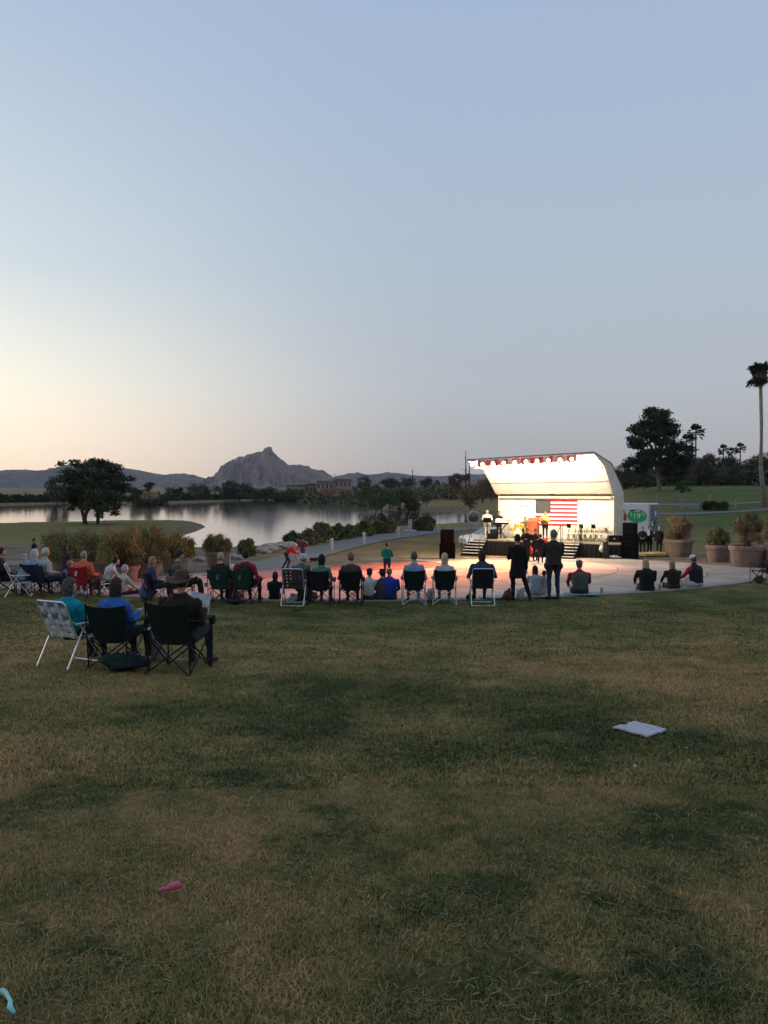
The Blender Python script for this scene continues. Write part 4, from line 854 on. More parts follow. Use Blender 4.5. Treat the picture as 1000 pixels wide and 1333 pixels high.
# folding chairs
fcm = mat('chair_cream', (.62,.56,.44), .5); fcd = mat('chair_frame', (.22,.20,.17), .45, metal=.4)
fc = thing('folding_chair', on_deck(746,.9), -SA, 'x', 'folding chair', 'rows of folding chairs on the right of the deck')
MB().bbox((0,.02,.44),(.40,.38,.03),.01).build('seat', fcm, fc); MB().bbox((0,.22,.76),(.40,.03,.18),.01).build('backrest', fcm, fc)
for s in (-1,1): MB().path([(.2*s,-.22,0),(.2*s,.2,.5),(.2*s,.24,.85)],.014,6).build('leg', fcd, fc); MB().tube((.2*s,.25,0),(.2*s,-.12,.44),.013,n=6).build('leg', fcd, fc)
rr = random.Random(2); first = True
ordn = ['leftmost','second','third','fourth','fifth','sixth','rightmost']
for row_, t0 in enumerate((.7, 1.5, 2.25)):
    for i, px in enumerate(np.linspace(744, 787, 7)):
        if row_ == 2 and i > 5: continue
        lab = '%s cream folding chair of the %s row right of the flag' % (ordn[i], ['back','middle','front'][row_]); ang = -SA+rr.uniform(-.3,.3)
        if first: fc['label'] = lab; fc.rotation_euler.z = ang; first = False
        else: copy_thing(fc, on_deck(px+rr.uniform(-1,1), t0), ang, lab)
# litter at the right end of the deck
t_ = thing('equipment_case', SW(7.75, 2.3, DK), -SA, 'dark equipment case on the right end of the deck', 'equipment case'); MB().bbox((0,0,.2),(.7,.5,.4),.03).build('case_body', blkp, t_); MB().box((0,-.26,.22),(.12,.03,.05)).build('latch', alu, t_)
clm = mat('white_cloth', (.6,.6,.6), .9, bump=.5, scale=5)
def bundle(name, p, r, m, lab, cat, seed=1, n=14):
    rng = np.random.default_rng(seed); rings = []
    for i in range(7):
        t = -1+2*(i+.1)/6.2; q = math.sqrt(max(.03, 1-t*t)); rings.append([(r[0]*q*(1+.6*mnoise.noise(Vector((math.cos(a)*1.5, math.sin(a)*1.5, t*2+seed))))*math.cos(a), r[1]*q*(1+.6*mnoise.noise(Vector((math.cos(a)*2, math.sin(a)*2, t*2+seed+5))))*math.sin(a), r[2]*(t+1)*(1+.7*mnoise.noise(Vector((math.cos(a)*1.3, math.sin(a)*1.3+t*2, seed))))) for a in np.linspace(0, 6.2832, n+1)[:-1]])
    o = MB().rings(rings).build(name, m, loc=p, smooth=True); return tag(o, lab, cat)
p = GX(783.5, 45.2); p.z = float(plaza_z(45.2)); bundle('cloth_bag', p, (.13,.10,.22), clm, 'white bag hanging against the black skirt at the right of the stage', 'bag', 3).location.z += .35
p = GX(801, 45.1); p.z = float(plaza_z(45)); bundle('cloth_pile', p, (.34,.25,.10), clm, 'crumpled white cloths on the ground at the right end of the skirt', 'cloth', 5)
p = GX(722, 44.6); 
# pale wooden ramp board and truck
p = GX(849, 47.5); p.z = float(plaza_z(47.5)); o = MB().bbox((0,0,.14),(1.9,1.1,.14),.01).build('wooden_ramp', mat('ramp_yellow', (.50,.35,.13), .7, scale=6), loc=p, rz=R(24)); tag(o, 'low yellowish wooden ramp right of the tall loudspeaker stack', 'ramp')
tw = mat('truck_white', (.70,.70,.70), .4, var=.04); tr_ = mat('truck_red', (.45,.03,.04), .5, var=.04); tg_ = mat('truck_green', (.03,.38,.12), .5, var=.05); tk_ = mat('print_black', (.02,.02,.02), .6); tyre = mat('tyre', (.015,.015,.015), .9); tgy = mat('truck_grey', (.16,.18,.20), .5)
D = 60.0; cnr = PD(845.5, 700, D); cnr.z = gz(cnr.x, cnr.y); TA = R(-36)
tk = thing('box_truck', cnr, TA, 'white rental box truck with green price circle parked behind the speakers', 'truck')
zT = -(655.5-HY)/F*D-cnr.z; bl = 5.4
MB().bbox((-bl/2,1.1,(zT+.75)/2),(bl,2.2,zT-.75),.04).build('cargo_box', tw, tk)
MB().bbox((-bl-.95,1.1,1.15),(1.7,2.0,1.3),.25).build('cab', tw, tk); MB().box((-bl-1.0,.085,1.5),(.8,.03,.5)).build('cab_window', glass, tk)
MB().box((-bl/2-.8,1.1,.62),(bl+2.2,1.2,.2)).build('chassis', tk_, tk)
for x in (-1.1, -bl-.7):
    for y in (.15, 2.05):
        m_ = MB(); m_.X = Matrix.Translation((x,y,.42)) @ Matrix.Rotation(math.pi/2,4,'X'); m_.lathe([(.2,-.14),(.40,-.14),(.42,-.1),(.42,.1),(.40,.14),(.2,.14)], 20); w_ = m_.build('wheel', tyre, tk, 'auto'); m_ = MB(); m_.X = Matrix.Translation((x,y,.42)) @ Matrix.Rotation(math.pi/2,4,'X'); m_.lathe([(.21,-.1),(.21,.12),(.05,.13)],14); m_.build('rim', alu, w_)
for x in (-.02, -bl+.02): MB().box((x,-.006,(zT+.78)/2),(.1,.03,zT-.8)).build('corner_trim', alu, tk)
MB().box((.008,1.1,(zT+.8)/2),(.03,1.9,zT-1.0)).build('roller_door', tgy, tk)
for i in range(6): MB().box((.03,1.1,.95+(zT-1.2)*i/6),(.02,1.86,.03)).build('door_slat', tk_, tk)
rrr = random.Random(5)
for i in range(7): MB().box((.035,.5+rrr.uniform(0,1.3),1.2+rrr.uniform(0,1.5)),(.012,rrr.uniform(.2,.5),rrr.uniform(.15,.4))).build('door_print', (tw,tg_,tgy,tk_)[i%4], tk)
sx_ = lambda px: -(845.5-px)/ (math.cos(TA)*F/D*.985+.30*abs(math.sin(TA))*F/D*.34)
zz = lambda py: -(py-HY)/F*D-cnr.z
cx_ = sx_(831.5); MB().prism([( .98*math.cos(a), .50*math.sin(a)) for a in np.linspace(0,6.283,33)[:-1]], 0, .02)
m_ = MB(); m_.X = Matrix.Translation((cx_,-.02,zz(672))) @ Matrix.Rotation(math.pi/2,4,'X'); m_.prism([(.74*math.cos(a), .48*math.sin(a)) for a in np.linspace(0,6.2832,33)[:-1]], 0, .02); m_.build('price_circle', tg_, tk)
m_ = MB(); m_.X = Matrix.Translation((cx_-.1,-.035,zz(665.4))) @ Matrix.Rotation(math.pi/2,4,'X'); m_.prism([(.55*math.cos(a), .10*math.sin(a)) for a in np.linspace(0,3.1416,17)], 0, .01); m_.build('print_arc', tk_, tk)
MB().box((sx_(812),-.02,zz(674)),(1.0,.02,.50)).build('red_panel', tr_, tk)
text_mesh('HAUL', .46, 'lettering', tk_, tk, (sx_(810.2),-.03,zz(666.4)), (math.pi/2,0,0)); text_mesh('19', .60, 'price_lettering', wht, tk, (cx_-.02,-.05,zz(672.2)), (math.pi/2,0,0)); text_mesh('$', .34, 'price_lettering', wht, tk, (cx_-.44,-.05,zz(669.8)), (math.pi/2,0,0)); text_mesh('95', .28, 'price_lettering', wht, tk, (cx_+.48,-.05,zz(669.6)), (math.pi/2,0,0))
for i, w_ in enumerate((.5,.36)): MB().box((cx_+.05,-.045,zz(665.9-i*1.1)+0),(w_,.012,.035)).build('small_print', wht, tk)
# white car behind the left of the stage
cw = mat('car_white', (.62,.63,.65), .3, var=.03, spec=.5)
p = GX(640, 56); cr_ = thing('parked_car', p, R(12), 'white car parked behind the left end of the stage', 'car')
prof = [(-2.1,.35),(-2.15,.7),(-1.95,.86),(-1.1,1.0),(-.45,1.42),(.7,1.46),(1.5,1.05),(2.05,.95),(2.15,.6),(2.1,.35)]
rings = []
for y, q in ((-.86,.92),(-.80,1),(.80,1),(.86,.92)): rings.append([(x, y*(1 if z < 1.05 else .86), .35+(z-.35)*(q if z > .9 else 1)) for x, z in prof])
MB().rings(rings).build('body', cw, cr_, 'auto')
for y in (-.83,.83):
    s = math.copysign(1, y); MB().add([(-1.0,y*.98,1.0),(1.35,y*.98,1.05),(.68,y*.90,1.37),(-.42,y*.90,1.35)], [(0,1,2,3) if s < 0 else (3,2,1,0)]).build('side_window', glass, cr_).location.y = .03*s
MB().add([(-1.12,-.72,1.02),(-1.12,.72,1.02),(-.50,.62,1.43),(-.50,-.62,1.43)], [(0,1,2,3)]).build('windscreen', glass, cr_).location.x = -.02
for x in (-1.35,1.35):
    for y in (-.8,.8): m_ = MB(); m_.X = Matrix.Translation((x,y,.33)) @ Matrix.Rotation(math.pi/2,4,'X'); m_.lathe([(.18,-.1),(.31,-.1),(.33,-.06),(.33,.06),(.31,.1),(.18,.1)],18); w_ = m_.build('wheel', tyre, cr_, 'auto'); m_ = MB(); m_.X = Matrix.Translation((x,y,.33)) @ Matrix.Rotation(math.pi/2,4,'X'); m_.lathe([(.19,-.11),(.19,.11),(.05,.1)],12); m_.build('rim', alu, w_)
for y in (-.6,.6): MB().ell((-2.08,y,.72),(.09,.18,.09),10,6).build('headlight', wht, cr_)
# ------------------------------------------------------------------ people
def cm(c, kind='cloth'):
    key = kind+'_%02d%02d%02d' % tuple(int(99*x) for x in c)
    if kind == 'skin': return mat(key, c, .6, var=.06, scale=14, spec=.35)
    if kind == 'hair': return mat(key, c, .75, var=.35, scale=26, bump=.6, bscale=70)
    return mat(key, c, .92, var=.16, scale=9, bump=.35, bscale=30)
SKIN = (.42,.25,.17); SKINB = (.36,.20,.13)
V = Vector
def ring(c, w, d, hw, hd, n=14):
    return [tuple(c+w*(hw*math.copysign(abs(math.cos(a))**.85, math.cos(a)))+d*(hd*math.copysign(abs(math.sin(a))**.85, math.sin(a)))) for a in [2*math.pi*k/n for k in range(n)]]
def joints(pose):
    if pose in ('stand', 'walk', 'present'):
        J = dict(pel=V((0,0,.95)), wa=V((0,0,1.10)), ch=V((0,.005,1.30)), nk=V((0,-.005,1.46)), hd=V((0,.02,1.61)),
                 kn=[V((-.10,.02,.50)),V((.10,.02,.50))], an=[V((-.11,-.03,.09)),V((.11,-.03,.09))], hip=.09)
        if pose == 'walk': J['kn'] = [V((-.09,.18,.52)),V((.09,-.02,.50))]; J['an'] = [V((-.09,.22,.10)),V((.09,-.33,.16))]
        if pose == 'present': J['kn'] = [V((-.12,.0,.50)),V((.20,.02,.50))]; J['an'] = [V((-.10,-.02,.09)),V((.33,-.03,.09))]
    elif pose == 'bend':
        J = dict(pel=V((0,-.10,.86)), wa=V((0,.0,.98)), ch=V((0,.18,1.10)), nk=V((0,.33,1.20)), hd=V((0,.45,1.29)),
                 kn=[V((-.10,.12,.48)),V((.10,-.12,.48))], an=[V((-.10,.0,.09)),V((.10,-.38,.12))], hip=.09)
    elif pose == 'chair':
        J = dict(pel=V((0,-.03,.50)), wa=V((0,-.08,.63)), ch=V((0,-.13,.86)), nk=V((0,-.13,1.02)), hd=V((0,-.08,1.17)),
                 kn=[V((-.13,.40,.52)),V((.13,.40,.52))], an=[V((-.12,.44,.09)),V((.13,.46,.09))], hip=.09)
    elif pose == 'chairfwd':
        J = dict(pel=V((0,-.03,.50)), wa=V((0,.0,.64)), ch=V((0,.07,.86)), nk=V((0,.14,1.01)), hd=V((0,.24,1.13)),
                 kn=[V((-.14,.40,.52)),V((.14,.40,.52))], an=[V((-.13,.34,.09)),V((.13,.36,.09))], hip=.09)
    elif pose == 'curb':
        J = dict(pel=V((0,0,.10)), wa=V((0,.0,.23)), ch=V((0,.05,.46)), nk=V((0,.09,.61)), hd=V((0,.14,.76)),
                 kn=[V((-.13,.42,.10)),V((.13,.42,.10))], an=[V((-.12,.44,-.33)),V((.12,.46,-.33))], hip=.09)
    elif pose == 'ground':
        J = dict(pel=V((0,0,.12)), wa=V((0,.0,.25)), ch=V((0,.04,.47)), nk=V((0,.07,.62)), hd=V((0,.12,.77)),
                 kn=[V((-.34,.30,.14)),V((.34,.30,.14))], an=[V((.10,.42,.07)),V((-.10,.36,.07))], hip=.09)
    return J
ARMS = {   # elbow and wrist offsets from the shoulder, for the right side (mirrored left), pose independent
 'down': (V((.05,-.03,-.29)), V((.055,.04,-.54))), 'rest': (V((.10,-.02,-.26)), V((.09,.22,-.29))), 'lap': (V((.06,.06,-.26)), V((-.07,.27,-.30))),
 'read': (V((.05,.07,-.27)), V((-.04,.33,-.13))), 'cross': (V((.04,.10,-.25)), V((-.16,.20,-.20))), 'knees': (V((.05,.16,-.22)), V((.0,.38,-.32))),
 'pocket': (V((.10,-.05,-.27)), V((.02,.10,-.45))), 'play': (V((.07,.03,-.27)), V((-.03,.28,-.20))), 'push': (V((.03,.14,-.25)), V((.0,.40,-.26))), 'up': (V((.13,.12,-.20)), V((.10,.30,.0))), 'back': (V((.08,-.12,-.26)), V((.05,-.28,-.42)))}
def person(name_loc, head, pose, label, H=1.72, top=(.1,.1,.1), bottom=(.03,.03,.04), hair=(.05,.03,.02), style='short', skin=SKIN, shoes=(.03,.03,.03), arms='rest', arms2=None,
           width=1.0, coat=None, hat=None, hatcol=(.05,.05,.05), vox=.024, turn=0, sleeve=None, accent=None, vest=None, lean=0, group=None, trim=None):
    J = joints(pose); k = H/1.72
    X, Y, Z = V((1,0,0)), V((0,1,0)), V((0,0,1))
    for q in ('ch','nk','hd'): J[q] = J[q]+X*lean*(J[q].z-J['pel'].z)
    spine = (J['nk']-J['pel']).normalized(); d0 = X.cross(spine).normalized()*-1
    w = width; mb = MB(); prim = []          # prim: p0,p1,r0,r1,mat
    TOP, BOT, SK, SH, SL, VE = 0, 1, 2, 3, 4, 5
    # trunk
    cloth = 1.08
    rings = [ring(J['pel']-spine*.10, X, d0, .10*w, .08*w), ring(J['pel']-spine*.03, X, d0, .165*w, .115*w), ring(J['pel']+spine*.06, X, d0, .165*w, .120*w), ring(J['wa'], X, d0, .150*w*cloth, .112*w*cloth),
             ring(J['wa'].lerp(J['ch'], .5), X, d0, .158*w*cloth, .115*w*cloth), ring(J['ch'], X, d0, .178*w*cloth, .120*w*cloth), ring(J['ch'].lerp(J['nk'], .50), X, d0, .165*w, .105*w), ring(J['ch'].lerp(J['nk'], .85), X, d0, .10*w, .078), ring(J['nk']+spine*.02, X, d0, .062, .062)]
    mb.rings(rings)
    prim += [(J['pel']+spine*.05, J['ch'], .14*w, .15*w, TOP), (J['ch'], J['nk']-spine*.05, .14*w, .07, TOP), (J['pel']-spine*.08, J['pel']-spine*.03, .12*w, .145*w, BOT if not coat else TOP)]
    # neck and head
    hd = J['hd']; mb.tube(J['nk']-spine*.03, hd-Z*.05, .056, .052, 12); prim.append((J['nk']+spine*.035, hd, .05, .06, SK))
    tr = Matrix.Rotation(R(-turn), 3, 'Z'); fw = tr @ Y
    mb.ell(hd, (.074,.092,.112), 18, 12, tr); mb.ell(hd+fw*.035-Z*.055, (.055,.055,.055), 12, 8); mb.ell(hd+fw*.097-Z*.012, (.013,.020,.024), 8, 6, tr)
    for s in (-1, 1): mb.ell(hd+tr @ V((s*.078,-.005,-.01)), (.012,.022,.032), 8, 6, tr)
    prim.append((hd-Z*.03, hd+Z*.03, .11, .11, SK))
    # arms
    sh_w = .178*w+.005; hands = []
    for s, an_ in ((-1, arms2 or arms), (1, arms)):
        e_, w_ = ARMS[an_]; S = J['ch'].lerp(J['nk'], .36)+X*s*sh_w
        E = S+V((e_.x*s*(.6+.4*w), e_.y, e_.z)); Wr = S+V((w_.x*s, w_.y, w_.z))
        mb.ell(S, (.062,.06,.062), 12, 8); mb.path([S+X*s*.0, S.lerp(E,.5), E], [.058*w,.054,.046], 10); mb.ell(E, (.048,.048,.048), 10, 6); mb.path([E, E.lerp(Wr,.4), Wr], [.046,.045,.034], 10)
        prim += [(S, E, .055, .046, SL if sleeve is not None else TOP), (E, Wr-(Wr-E).normalized()*.03, .046, .036, SK if sleeve == 'short' else (SL if sleeve is not None else TOP))]
        hdir = (Wr-E).normalized(); hdir = (hdir+V((0,.35,-.25))*(.0 if an_ in ('down','pocket','back') else .6)).normalized()
        P = Wr+hdir*.045; sd = hdir.cross(Z); sd = sd.normalized() if sd.length > .1 else X.copy(); nn = sd.cross(hdir).normalized()
        mb.rings([ring(Wr-hdir*.02, sd, nn, .026, .022, 8), ring(Wr+hdir*.03, sd, nn, .038, .018, 8), ring(Wr+hdir*.085, sd, nn, .040, .015, 8)])
        prim.append((Wr+hdir*.02, Wr+hdir*.1, .032, .035, SK)); hands.append((Wr, hdir, sd, nn, s))
    # legs
    for i, s in ((0,-1), (1,1)):
        Hp = J['pel']+X*s*J['hip']*w-spine*.03; Kn = J['kn'][i].copy(); An = J['an'][i].copy(); Kn.x *= (.7+.3*w)
        mb.ell(Hp, (.095*w,.10*w,.095*w), 12, 8); mb.path([Hp, Hp.lerp(Kn,.35), Hp.lerp(Kn,.75), Kn], [.092*w,.090*w,.068,.060], 12); mb.ell(Kn, (.060,.060,.060), 10, 6)
        mb.path([Kn, Kn.lerp(An,.35), An.lerp(Kn,.12), An-Z*.02], [.060,.062,.044,.046], 12)
        prim += [(Hp, Kn, .09*w, .062, BOT), (Kn, An+(Kn-An).normalized()*.03, .062, .045, BOT)]
        mb.rings([ring(An+V((0,-.06,-.035)), X, Z, .032, .03, 10), ring(An+V((0,-.02,-.035)), X, Z, .042, .05, 10), ring(An+V((s*.01,.08,-.05)), X, Z, .046, .038, 10), ring(An+V((s*.02,.17,-.062)), X, Z, .040, .024, 10), ring(An+V((s*.02,.20,-.066)), X, Z, .02, .014, 10)])
        prim.append((An+V((0,-.03,-.06)), An+V((s*.02,.17,-.07)), .04, .03, SH))
    if coat:      # a coat or long top hanging past the hips
        b_ = J['pel']-spine*.05; rings = []
        if pose in ('stand','present','walk'):
            for q, hw, hd_ in ((-.12,.165,.125),(.0,.185,.14),(.12,.20,.15),(coat*.7,.21,.155),(coat,.215,.16)): rings.append(ring(b_-Z*q, X, Y, hw*w, hd_*w))
            mb.rings(rings); prim += [(b_, b_-Z*coat*.95, .17*w, .20*w, TOP)]
        else:
            prim += [(b_, b_+Y*.22, .15*w, .14*w, TOP)]
    if vest is not None: prim += [(J['pel']+spine*.05, J['ch']+spine*.05, .155*w, .165*w, VE)]
    if accent is not None:   # accent panel across the back
        prim += [(J['wa']-d0*0+spine*.02-Y*.03, J['ch']-Y*.04-spine*.02, .155*w, .150*w, VE)]
    me = bpy.data.meshes.new('b'); me.from_pydata(mb.v, [], mb.f); ob = bpy.data.objects.new('b', me); C.collection.objects.link(ob)
    m1 = ob.modifiers.new('r', 'REMESH'); m1.mode = 'VOXEL'; m1.voxel_size = vox; m1.use_smooth_shade = True
    m2 = ob.modifiers.new('s', 'SMOOTH'); m2.iterations = 3; m2.factor = .5
    dg = bpy.context.evaluated_depsgraph_get(); bm2 = bpy.data.meshes.new_from_object(ob.evaluated_get(dg)); bpy.data.objects.remove(ob); bpy.data.meshes.remove(me)
    nv = len(bm2.vertices); co = np.empty(nv*3); bm2.vertices.foreach_get('co', co); co = co.reshape(-1,3); no = np.empty(nv*3); bm2.vertices.foreach_get('normal', no); no = no.reshape(-1,3)
    def nearest(pts):
        best = np.full(len(pts), 1e9); mi = np.zeros(len(pts), int)
        for (a, b, r0, r1, m) in prim:
            a = np.array(a); b = np.array(b); ab = b-a; L = max(ab@ab, 1e-9); t = np.clip(((pts-a)@ab)/L, 0, 1)
            dd = np.linalg.norm(pts-a-t[:,None]*ab, axis=1)-(r0+(r1-r0)*t); u = dd < best; best[u] = dd[u]; mi[u] = m
        return mi
    mv = nearest(co); seed = hash(label) % 97 if False else sum(map(ord, label)) % 97
    fold = (np.sin(co[:,2]*41+9*np.sin(co[:,0]*11+seed)+co[:,1]*7)*.5+np.sin(co[:,0]*37+seed+co[:,2]*19)*.5)*.0065
    co = co+no*(fold*(mv != SK)*(mv != SH)+.006*((mv == TOP) | (mv == SL) | (mv == VE)))[:,None]
    npoly = len(bm2.polygons); fi = np.empty(len(bm2.loops), int); bm2.loops.foreach_get('vertex_index', fi); ls = np.empty(npoly, int); bm2.polygons.foreach_get('loop_start', ls); lt = np.empty(npoly, int); bm2.polygons.foreach_get('loop_total', lt)
    faces = [tuple(fi[a:a+n]) for a, n in zip(ls, lt)]; cen = np.array([co[list(f)].mean(0) for f in faces]); fm = nearest(cen)
    verts = [tuple(p) for p in co]; ex = MB(); bpy.data.meshes.remove(bm2)
    for (Wr, hdir, sd, nn, s) in hands:      # fingers, each its own bent chain rooted in the palm
        curl = .5 if pose not in ('stand','walk','present') else .3
        up_ = nn if nn.z < 0 else -nn
        for j, L in enumerate((.068,.078,.074,.058)):
            b0 = Wr+hdir*.075+sd*((j-1.5)*.019); p1 = b0+hdir*L*.5+up_*L*.12*curl; p2 = p1+hdir*L*.35+up_*L*.5*curl; p3 = p2+hdir*L*.12+up_*L*.4*curl
            ex.path([b0-hdir*.015, p1, p2, p3], [.0095,.009,.008,.006], 6)
        t0 = Wr+hdir*.03-sd*s*.03; ex.path([t0, t0+hdir*.03-sd*s*.022, t0+hdir*.065-sd*s*.025+up_*.01], [.012,.011,.008], 6)
    nf = len(ex.f); base_ = len(verts); verts += ex.v; faces += [tuple(i+base_ for i in f) for f in ex.f]; fm = np.concatenate([fm, np.full(nf, SK)])
    ex2 = MB()
    for s in (-1, 1): ex2.ell(hd+tr @ V((s*.031,.083,.012)), (.011,.008,.006), 6, 4, tr)
    ex2.ell(hd+tr @ V((0,.084,-.052)), (.022,.006,.005), 8, 4, tr)
    base_ = len(verts); verts += ex2.v; faces += [tuple(i+base_ for i in f) for f in ex2.f]; fm = np.concatenate([fm, np.full(len(ex2.f), 6)])
    me = bpy.data.meshes.new('body'); me.from_pydata(verts, [], faces)
    for c, kd in ((top,'cloth'),(bottom,'cloth'),(skin,'skin'),(shoes,'cloth'),(sleeve if isinstance(sleeve, tuple) else top,'cloth'),(vest or accent or top,'cloth'),((.06,.03,.025),'skin')): me.materials.append(cm(c, kd))
    me.polygons.foreach_set('material_index', fm.astype(int)); me.polygons.foreach_set('use_smooth', [True]*len(faces)); me.update()
    loc = name_loc; t_ = thing('person', loc, -R(head), label, 'person', group, k)
    bo = bpy.data.objects.new('body', me); C.collection.objects.link(bo); bo.parent = t_
    # hair
    if style != 'bald':
        vs = []; n, m = 26, 18; hc = V((0,-.008,.012)); rr = np.random.default_rng(seed)
        drop = {'short':0,'bob':.07,'long':.24,'bun':0,'curly':.03,'shoulder':.15,'ponytail':0,'receding':0}[style]
        for i in range(m+1):
            th = math.pi*(i+.01)/(m+.02)
            for j in range(n):
                a = 2*math.pi*j/n; dx, dy, dzz = math.sin(th)*math.cos(a), math.sin(th)*math.sin(a), math.cos(th)
                g = {'curly':1.24,'bob':1.17,'long':1.12,'shoulder':1.14,'short':1.09,'bun':1.1,'ponytail':1.1,'receding':1.04}[style]
                q = g*(1+(.05 if style == 'curly' else .022)*mnoise.noise(V((dx*6+seed, dy*6, dzz*6)))+.012*rr.random())
                lim = -.25 if style in ('short','receding','ponytail','bun') else -1
                face = dy > .30 and dzz < (.48 if style != 'receding' else .8)
                if face or (dzz < lim and dy > -.2) or (style == 'receding' and dzz > .75): q = .80
                p = V((dx*.078*q, dy*.097*q, dzz*.116*q))
                if style in ('short','receding','ponytail','bun') and dzz < -.55: p *= .8
                if drop and dzz < .0 and not face: p.z -= drop*min(1, -dzz*1.6); p.y = min(p.y, .045) - .02*min(1,-dzz); p.x *= 1+.12*min(1, -dzz*1.5)*(1 if style != 'curly' else .3); 
                if drop and dzz < -.75: p.x = (.078*g*.95)*math.cos(a)*.9; p.y = .04*math.sin(a)-.055
                vs.append(tuple(hd+tr @ (hc+p)))
        fs = [(i*n+j, i*n+(j+1)%n, (i+1)*n+(j+1)%n, (i+1)*n+j) for i in range(m) for j in range(n)]
        hb = MB().add(vs, fs)
        if style == 'bun': hb.ell(hd+tr @ V((0,-.085,.085)), (.05,.045,.045), 12, 8)
        if style == 'ponytail': hb.path([hd+tr @ V((0,-.09,.05)), hd+tr @ V((0,-.14,.01)), hd+tr @ V((0,-.145,-.09)), hd+tr @ V((0,-.12,-.20))], [.025,.038,.035,.012], 10)
        hb.build('hair', cm(hair, 'hair'), t_, True)
    if hat:
        hm_ = cm(hatcol, 'felt'); base = hd+Z*.045; hb = MB(); hb.X = Matrix.Translation(base) @ tr.to_4x4()
        if hat == 'cap':
            hb.lathe([(.088,-.01),(.094,.0),(.092,.04),(.072,.075),(.03,.095),(.004,.098)], 20); o = hb.build('hat', hm_, t_, True)
            b2_ = MB(); b2_.X = hb.X.copy(); b2_.rings([[(-.07,.07,-.005),(.07,.07,-.005),(.07,.07,.003),(-.07,.07,.003)],[(-.065,.13,-.012),(.065,.13,-.012),(.065,.13,-.004),(-.065,.13,-.004)],[(-.035,.165,-.02),(.035,.165,-.02),(.035,.165,-.013),(-.035,.165,-.013)]]); b2_.build('brim', hm_, o)
        elif hat == 'cowboy':
            n = 32; rings = []
            for (r, z, cu) in ((.098,0,0),(.13,-.008,.008),(.175,-.016,.03),(.205,-.022,.055),(.207,-.014,.055),(.175,-.008,.03),(.13,.002,.008),(.100,.012,0),(.098,.05,0),(.090,.10,0),(.080,.125,0),(.055,.128,0),(.03,.105,0),(.003,.10,0)):
                rings.append([(r*math.cos(a)*.97, r*math.sin(a)*1.12, z+cu*abs(math.cos(a))**2.2-(.018*r/.2)*abs(math.sin(a))) for a in [2*math.pi*q/n for q in range(n)]])
            hb.rings(rings, cap=False); o = hb.build('hat', hm_, t_, True); b2_ = MB(); b2_.X = hb.X.copy(); b2_.X = hb.X; b2_.lathe([(.100,.012),(.102,.014),(.101,.038),(.099,.04)], 28); b2_.build('hat_band', cm((.03,.02,.015), 'felt'), o)
        elif hat == 'brim':
            hb.lathe([(.165,-.02),(.168,-.014),(.10,.006),(.094,.06),(.075,.095),(.004,.105)], 24); hb.build('hat', hm_, t_, True)
        elif hat == 'visor':
            hb.lathe([(.092,-.012),(.096,.0),(.094,.03),(.089,.035)], 20); hb.rings([[(-.07,.07,-.005),(.07,.07,-.005),(.07,.07,.003),(-.07,.07,.003)],[(-.05,.16,-.016),(.05,.16,-.016),(.05,.16,-.008),(-.05,.16,-.008)]]); hb.build('visor', hm_, t_, True)
    if trim:      # pale collar or stripe
        hb = MB(); hb.lathe([(.066,-.012),(.074,.0),(.066,.016)], 18, c=tuple(J['nk']+spine*.015)); hb.build('collar', cm(trim), t_, True)
    return t_

